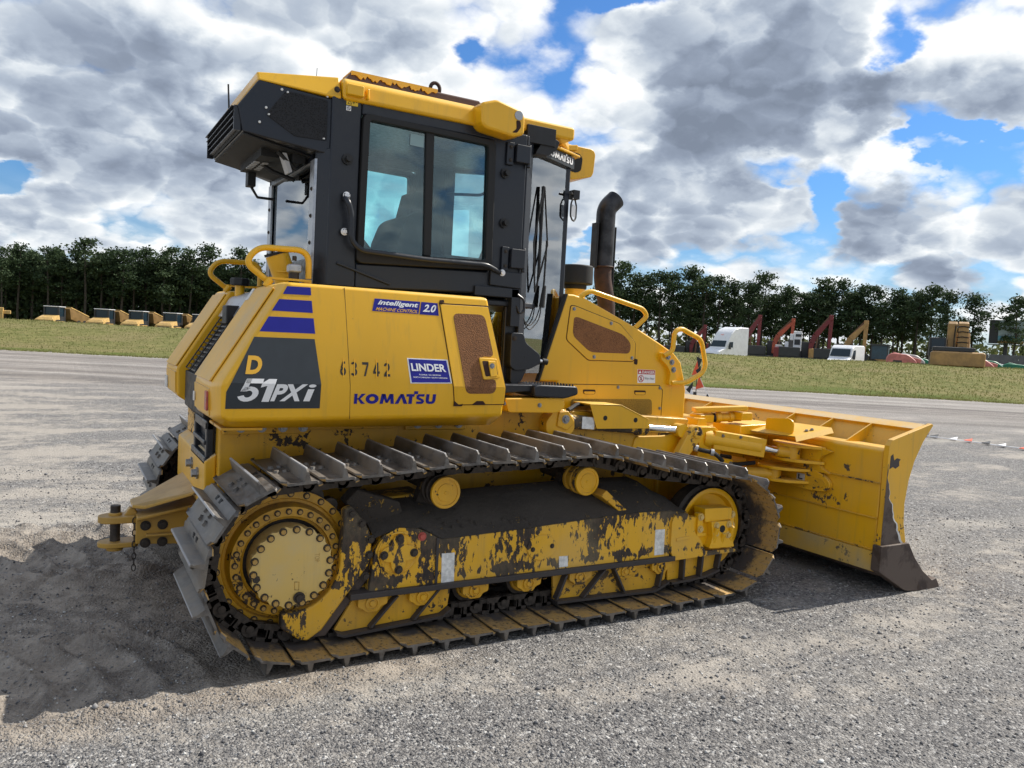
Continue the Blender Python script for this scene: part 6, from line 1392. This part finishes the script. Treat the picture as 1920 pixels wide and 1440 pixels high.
# ================================================================== FRONT END
m = MB()
m.prism([(2.75, .50), (3.45, .56), (3.45, .70), (2.75, .70)], -.64, -.46); m.prism([(2.75, .50), (3.45, .56), (3.45, .70), (2.75, .70)], .46, .64); m.prism([(3.30, .45), (3.62, .48), (3.62, .80), (3.30, .76)], -.66, .66)
m.build('push_frame', 'yellow scuffed', DZ, bevel=.02)
m = MB(); m.prism(rp([(2.80, .86), (3.42, .80), (3.44, .74), (2.80, .76)], .015), -.70, -.52); pf = m.build('frame_arm', 'yellow paint', DZ, bevel=.012)
bolts(pf, [(3.40, -.70, .77)], .014, .012)
for s in (-1, 1):
    m = MB(); m.prism(rp([(2.55, .98), (2.80, .98), (2.95, 1.00), (3.02, 1.06), (3.08, 1.02), (3.05, .90), (2.98, .74), (2.5, .78)], .03), .484*s, .615*s); m.build('lift_bracket', 'yellow paint', DZ, bevel=.012)
    # lever plates
    ax, az, bx_, bz_ = 3.02, 1.00, 2.88, .815
    d = Vector((bx_-ax, bz_-az)).normalized(); nn = Vector((-d.y, d.x))
    pts = []
    for i in range(11):
        a = math.pi*i/10; v = Vector((ax, az))+nn*math.cos(a)*.065-d*math.sin(a)*.065; pts.append(tuple(v))
    for i in range(11):
        a = math.pi*i/10; v = Vector((bx_, bz_))-nn*math.cos(a)*.045+d*math.sin(a)*.045; pts.append(tuple(v))
    m = MB(); m.prism(pts, .66*s, .72*s); m.cyl((ax, .60*s, az), (ax, .735*s, az), .03); m.prism(pts, .56*s, .60*s)
    lv = m.build('lift_lever', 'yellow blade', DZ, bevel=.008)
    if s < 0:
        m = MB(); m.prism(circ(3.035, 1.005, .014, 14), -.735, -.7365); m.build('pin_hole', 'black rubber', lv)
        bolts(lv, [(2.90, -.72, .83)], .022, .016)
    m = MB(); m.cyl((1.86, .64*s, 1.098), (2.59, .64*s, 1.045), .048, n=24); m.cyl((2.53, .64*s, 1.049), (2.60, .64*s, 1.044), .058, n=24); m.cyl((1.93, .64*s, 1.093), (1.96, .64*s, 1.091), .056, n=24)
    cyl = m.build('lift_cylinder', 'yellow chipped', DZ, sharp=40)
    m = MB(); m.cyl((2.59, .64*s, 1.045), (2.97, .64*s, 1.018), .027, n=20); m.build('piston_rod', 'chrome rod', cyl)
    m = MB(); m.cyl((2.93, .60*s, 1.02), (2.93, .68*s, 1.02), .05, n=20); m.build('rod_eye', 'yellow paint', cyl)
    if s < 0:
        m = MB(); m.prism([(2.03, 1.129), (2.13, 1.122), (2.13, 1.042), (2.03, 1.049)], -.6895, -.690); m.build('white_label', 'worn white label', cyl)
    m = MB(); m.prism(rp([(1.74, 1.10), (1.80, 1.17), (1.88, 1.18), (1.96, 1.12), (1.97, 1.04), (1.90, .98), (1.80, 1.0), (1.75, 1.02)], .03), .58*s, .70*s); m.prism(rp([(1.83, 1.165), (1.90, 1.17), (1.955, 1.10), (1.90, 1.04), (1.82, 1.07)], .01), .70*s, .715*s); pb = m.build('cylinder_mount', 'yellow blade', DZ, bevel=.008)
    bolts(pb, [(1.88, .715*s, 1.115)], .024, .015)
    m = MB(); m.prism(rp([(2.08, 1.21), (2.335, 1.21), (2.59, 1.105), (2.595, 1.045), (2.145, 1.047)], .008), .695*s, .70*s); m.prism([(2.08, 1.215), (2.34, 1.21), (2.595, 1.108), (2.59, 1.098), (2.335, 1.20), (2.08, 1.205)], .50*s, .70*s); cg = m.build('cylinder_guard', 'yellow paint', DZ, bevel=.003)
    m = MB(); m.prism(circ(2.21, 1.12, .017, 16), .70*s, .7015*s); m.prism(circ(2.47, 1.105, .017, 16), .70*s, .7015*s); m.build('guard_hole', 'black rubber', cg)
m = MB(); m.tube(rp([(1.93, -.66, 1.17), (1.98, -.62, 1.175), (2.05, -.58, 1.20), (2.12, -.56, 1.20)], .03, 4, False), .014, 8); m.build('hydraulic_hose', 'black rubber', DZ)
# centre column, hoses, angle and pitch links
m = MB(); m.prism(rp([(3.12, 1.045), (3.26, 1.045), (3.33, .99), (3.33, .75), (3.10, .80)], .02), -.66, -.40); m.prism(rp([(3.17, 1.10), (3.24, 1.10), (3.26, 1.0), (3.14, 1.0)], .015), -.58, -.44); cc = m.build('centre_column', 'yellow paint', DZ, bevel=.015)
m = MB(); m.cyl((3.27, -.66, .97), (3.27, -.675, .97), .022); m.build('plug', 'yellow paint', cc)
m = MB()
for p in ([(3.03, -.62, .90), (3.10, -.68, .88), (3.20, -.74, .86), (3.26, -.76, .80)], [(3.0, -.5, .86), (3.2, -.55, .84), (3.5, -.6, .80)], [(3.3, -.62, .82), (3.42, -.7, .76), (3.6, -.75, .78)]): m.tube(rp(p, .05, 4, False), .016, 8)
m.build('hydraulic_hose', 'black rubber', DZ)
m = MB(); m.cyl((3.07, -.655, .892), (3.09, -.67, .886), .026); m.cyl((3.17, -.72, .866), (3.19, -.733, .864), .026); m.build('hose_clamp', 'silver trim', DZ)
m = MB(); m.box((3.22, -.54, 1.06), (3.36, -.42, 1.12)); m.box((3.53, -.66, 1.09), (3.64, -.52, 1.15))
m.tube([(3.30, -.47, 1.09), (3.60, -.58, 1.11)], .034, 14); m.tube([(3.40, -.51, 1.10), (3.44, -.525, 1.10)], .042, 14); m.tube([(3.50, -.545, 1.105), (3.53, -.555, 1.107)], .042, 14)
pl = m.build('pitch_link', 'yellow paint', DZ, bevel=.006)
m = MB(); d = Vector((.34, -.13, .025)); a = Vector((3.26, -.47, 1.155))
M = Matrix.Translation(a) @ d.to_track_quat('X', 'Z').to_matrix().to_4x4(); m.box((-.04, -.045, -.018), (d.length+.02, .045, .018), M); m.build('link_cover', 'yellow paint', pl, bevel=.008)
m = MB(); m.tube([(3.375, -.50, 1.095), (3.395, -.507, 1.097)], .036, 14); m.build('link_seal', 'black rubber', pl)
m = MB(); m.prism([(3.50, .98), (3.50, 1.055), (3.9, 1.07), (3.9, .98)], -.68, -.38); m.prism([(3.62, .88), (3.62, 1.0), (3.9, 1.02), (3.9, .86)], -.60, -.20); m.prism([(3.5, .70), (3.5, .95), (3.9, .95), (3.9, .60)], -.35, .35); m.build('blade_mount', 'yellow paint', DZ, bevel=.012)
for s in (-1, 1):
    ax = Vector((3.20, .62*s, .955)); bx2 = Vector((3.80, .93*s, .875)); d = (bx2-ax)
    m = MB(); m.cyl(ax-d*.05, ax+d*.62, .055, n=24); m.cyl(ax-d*.02, ax+d*.06, .07, n=24); ac_ = m.build('angle_cylinder', 'yellow paint', DZ)
    m = MB(); m.cyl(ax+d*.6, bx2, .028, n=16); m.build('piston_rod', 'chrome rod', ac_)
    M = Matrix.Translation(ax+Vector((.03, -.03*s*-1*-1, 0))) @ d.to_track_quat('X', 'Z').to_matrix().to_4x4()
    m = MB(); m.box((.05, -.085, -.068), (.44, .02 if s < 0 else .085, .068), M) if s < 0 else m.box((.05, -.02, -.068), (.44, .085, .068), M); cv = m.build('cylinder_cover', 'yellow paint', ac_, bevel=.004)
    m = MB(); m.cyl(bx2-d*.18, bx2, .045, n=18); m.cyl(bx2+Vector((0, 0, -.05)), bx2+Vector((0, 0, .05)), .055, n=20); m.build('rod_end', 'yellow blade', ac_)
    if s < 0:
        q = ax+Vector((.09, -.095, .03)); bolts(cv, [tuple(q+Vector((0, 0, 0))), tuple(q+Vector((.12, -.06, -.005)))], .012, .010)
# blade
BL = [(4.575, -.03), (4.42, .07), (4.28, .20), (4.185, .34), (4.13, .48), (4.115, .62), (4.135, .78), (4.185, .93), (4.27, 1.06), (4.36, 1.155)]
back = [(4.34, 1.165), (4.30, 1.15), (4.24, 1.085), (4.155, .97), (4.10, .93)]
m = MB(); m.prism(BL+[(4.335, 1.168), (4.24, 1.08), (4.155, .945), (4.10, .79), (4.08, .62), (4.10, .46), (4.16, .32), (4.26, .17), (4.40, .05), (4.55, -.045)], -1.63, 1.63)
BD = m.build('blade', 'yellow blade', DZ, sharp=50)
m = MB(); m.prism([(3.90, .15), (3.91, .985), (3.94, 1.01), (4.16, 1.0), (4.12, .90), (4.10, .5), (4.20, .20), (4.0, .12)], -1.60, 1.60); bb = m.build('blade_box', 'yellow blade', BD, bevel=.012)
m = MB(); m.prism([(4.26, 1.135), (4.345, 1.172), (4.36, 1.155), (4.28, 1.115)], -1.63, 1.63); m.build('top_lip', 'yellow dusty', BD, bevel=.003, seg=1)
for y in (1.25, .79, .43, 0.02, -.53, -.90, -1.24):
    m = MB(); m.prism([(3.97, 1.005), (4.27, 1.14), (4.27, 1.07), (4.17, 1.0)], y-.006, y+.006); m.build('top_rib', 'yellow blade', BD, bevel=.002, seg=1)
for z in (.765, .52, .30):
    m = MB(); m.tube([(3.898, -1.6, z), (3.898, 1.6, z)], .006, 6); m.build('weld_seam', 'yellow scuffed', BD)
m = MB(); m.prism([(3.888, .155), (3.888, .29), (3.90, .29), (3.90, .155)], -1.60, 1.60); m.build('wear_strip', 'yellow worn strip', BD)
m = MB(); m.prism([(3.93, .15), (3.97, .11), (4.20, .06), (4.46, -.04), (4.60, -.05), (4.56, .0), (4.40, .09), (4.2, .22)], -1.58, 1.58); m.build('cutting_edge', 'steel cutting edge', BD, bevel=.003)
for s in (-1, 1):
    ep = [(3.885, .16), (3.905, .40), (3.895, .90), (3.90, 1.02), (3.925, 1.065), (4.36, 1.175), (4.372, 1.165), (4.27, 1.05), (4.19, .92), (4.14, .78), (4.115, .62), (4.125, .48), (4.17, .36), (4.14, .34), (3.885, .34)]
    ep = [(3.885, .34), (3.90, .60), (3.895, .95), (3.90, 1.03), (3.93, 1.07), (4.36, 1.178), (4.372, 1.165), (4.27, 1.05), (4.19, .92), (4.14, .78), (4.115, .62), (4.125, .48), (4.165, .34)]
    m = MB(); m.prism(ep, 1.61*s, 1.65*s); e1 = m.build('end_plate', 'yellow blade', BD, bevel=.003)
    for nm, mt, gx, yy_ in (('scuffed_edge', 'worn white label', 1.12, 1.6508), ('scraped_patch', 'steel cutting edge', 1.0, 1.6516)):
        pts = [(3.886+.012*k/24, .346+.56*k/24) for k in range(25)]; rt = []
        for k in range(25):
            t_ = 1-k/24; wd_ = (.215*(1-t_)**1.6+.018*math.sin(k*1.1)*t_*(1-t_)*2+.006*math.sin(k*4.3))*gx; rt.append((3.898-.012*(1-t_)+max(.004, wd_), .346+.56*t_))
        m = MB()
        for k in range(24): m.prism([pts[k], (rt[24-k][0], pts[k][1]), (rt[23-k][0], pts[k+1][1]), pts[k+1]], 1.65*s, yy_*s)
        m.build(nm, mt, e1)
    m = MB(); m.prism([(3.915, .87), (3.95, .885), (3.98, .872), (4.02, .89), (4.015, .92), (4.03, .935), (3.99, .945), (3.96, .93), (3.945, .975), (3.92, .96)], 1.65*s, 1.6512*s); m.build('scraped_patch', 'black primer wear', e1)
    m = MB(); m.prism([(3.865, .17), (3.872, .345), (4.175, .345), (4.25, .24), (4.36, .13), (4.48, .05), (4.53, .06), (4.60, -.04), (4.20, .0), (4.15, .015)], 1.60*s, 1.67*s); m.build('end_bit', 'steel cutting edge', BD, bevel=.006)
# clevis plates on the back of the blade
def vplate(name, pts, z0, z1, mat='yellow paint', par=None, M=None, bev=.01):
    m = MB(); m.prism(pts, z0, z1, axis='z'); return m.build(name, mat, par, bevel=bev)
for s in (-1, 1):
    for z in (.925, .815):
        vplate('clevis_plate', [(x, y*s) for x, y in rp([(3.74, .80), (3.72, .90), (3.76, 1.02), (3.90, 1.16), (3.90, .70), (3.80, .72)], .03)], z, z+.022, par=BD)
    m = MB(); m.prism([(y*s, z) for y, z in rp([(.72, .95), (1.06, .95), (1.22, .925), (1.13, .88), (1.10, .84), (1.14, .79), (1.22, .76), (1.10, .76), (.72, .79)], .02)], 3.872, 3.905, axis='x'); m.build('gusset_plate', 'yellow blade', BD, bevel=.006)
    for z in (.745, .655):
        vplate('clevis_plate', [(x, y*s) for x, y in rp([(3.66, .72), (3.66, .86), (3.72, .96), (3.90, 1.06), (3.90, .62), (3.74, .66)], .03)], z, z+.022, par=BD)
    m = MB(); m.prism([(y*s, z) for y, z in rp([(.62, .76), (1.02, .785), (1.18, .74), (1.235, .68), (1.19, .625), (1.02, .61), (.62, .63)], .04)], 3.868, 3.905, axis='x'); gp_ = m.build('gusset_plate', 'yellow blade', BD, bevel=.006)
    m = MB(); m.prism([(y*s, z) for y, z in rp([(1.03, .715), (1.15, .715), (1.195, .68), (1.15, .645), (1.03, .645)], .03)], 3.864, 3.8685, axis='x'); m.build('gusset_recess', 'yellow scuffed', gp_)
    m = MB(); m.cyl((3.40, .62*s, .70), (3.72, .82*s, .70), .045, n=18); m.cyl((3.73, .83*s, .655), (3.73, .83*s, .765), .05, n=18); m.build('thrust_arm', 'yellow scuffed', DZ, bevel=.004)
m = MB(); m.box((3.862, -1.0, .675), (3.8675, -.93, .725)); sk = m.build('logo_sticker', 'pale_grey', BD)
m = MB(); m.box((3.860, -.955, .685), (3.8621, -.945, .718)); m.box((3.860, -.985, .683), (3.8621, -.945, .691)); m.build('logo_mark', 'black stencil', sk)
# shield plate with upstand above the clevis
m = MB(); m.add([(3.60, -.56, 1.02), (3.92, -.66, 1.09), (3.96, -1.13, 1.09), (3.66, -1.06, 1.02), (3.62, -.80, 1.015)], [(0, 1, 2, 3, 4)]); m.add([(3.60, -.56, 1.012), (3.92, -.66, 1.082), (3.96, -1.13, 1.082), (3.66, -1.06, 1.012), (3.62, -.80, 1.007)], [(4, 3, 2, 1, 0)]); m.add([(3.66, -1.06, 1.02), (3.96, -1.13, 1.09), (3.95, -1.16, 1.055), (3.64, -1.09, .985)], [(0, 1, 2, 3)])
sh = m.build('shield_plate', 'yellow paint', BD)
m = MB(); m.prism([(y, z) for y, z in rp([(-.74, 1.02), (-.74, 1.12), (-.96, 1.14), (-1.0, 1.12), (-1.0, 1.03)], .025)], 3.70, 3.712, axis='x'); m.build('shield_upstand', 'yellow paint', sh)
bolts(sh, [(3.80, -1.04, 1.056), (3.84, -1.055, 1.066)], .013, .012, rot=(R(-90), 0, 0))
# drawbar at the tail
db = MB(); db.prism([(-.30, -.32), (-.56, -.14), (-.62, -.09), (-.62, .09), (-.56, .14), (-.30, .32), (-.20, .32), (-.20, -.32)], .545, .565, axis='z')
db.v = [(x, y, z+(.0 if x < -.5 else (x+.55)*.45)) for x, y, z in db.v]
db.prism([(-.32, .32), (-.60, .34), (-.60, .505), (-.25, .56), (-.20, .36)], -.10, .10); db.prism([(-.60, .485), (-.20, .565), (-.20, .585), (-.60, .505)], -.16, .16); db.prism([(-.55, .385), (-.20, .385), (-.20, .40), (-.55, .40)], -.14, .14)
DB = db.build('drawbar', 'yellow drawbar', DZ, bevel=.006)
jaw = rp([(-.58, -.07), (-.74, -.07), (-.79, -.03), (-.79, .03), (-.74, .07), (-.58, .07)], .03)
m = MB(); m.prism(jaw, .315, .345, axis='z'); m.cyl((-.70, 0, .29), (-.70, 0, .32), .045); m.build('lower_jaw', 'yellow drawbar', DB, bevel=.006)
m = MB(); m.prism(jaw, .455, .495, axis='z'); m.cyl((-.70, 0, .49), (-.70, 0, .51), .035); m.prism([(-.66, .49), (-.63, .535), (-.60, .53), (-.58, .49)], -.03, .03)
hk = m.build('tow_clevis', 'yellow drawbar', DB, bevel=.006)
m = MB(); m.cyl((-.70, 0, .30), (-.70, 0, .55), .027); m.build('tow_pin', 'link steel', hk)
bolts(DB, [(x, -.10, z) for x in (-.55, -.46) for z in (.445, .345)], .024, .018, 'dark bolt')
m = MB()
for k in range(9):
    z = .47-k*.034; M = Matrix.Translation((-.605, -.075, z)) @ Matrix.Rotation(R(90*(k % 2)), 4, 'Z')
    m.tube([M @ Vector((.010*math.cos(a), 0, .020*math.sin(a))) for a in [i*math.pi/6 for i in range(12)]], .0035, 5, True)
m.build('safety_chain', 'link steel', DB)
ORG['v'] = Vector((0, 0, 0))
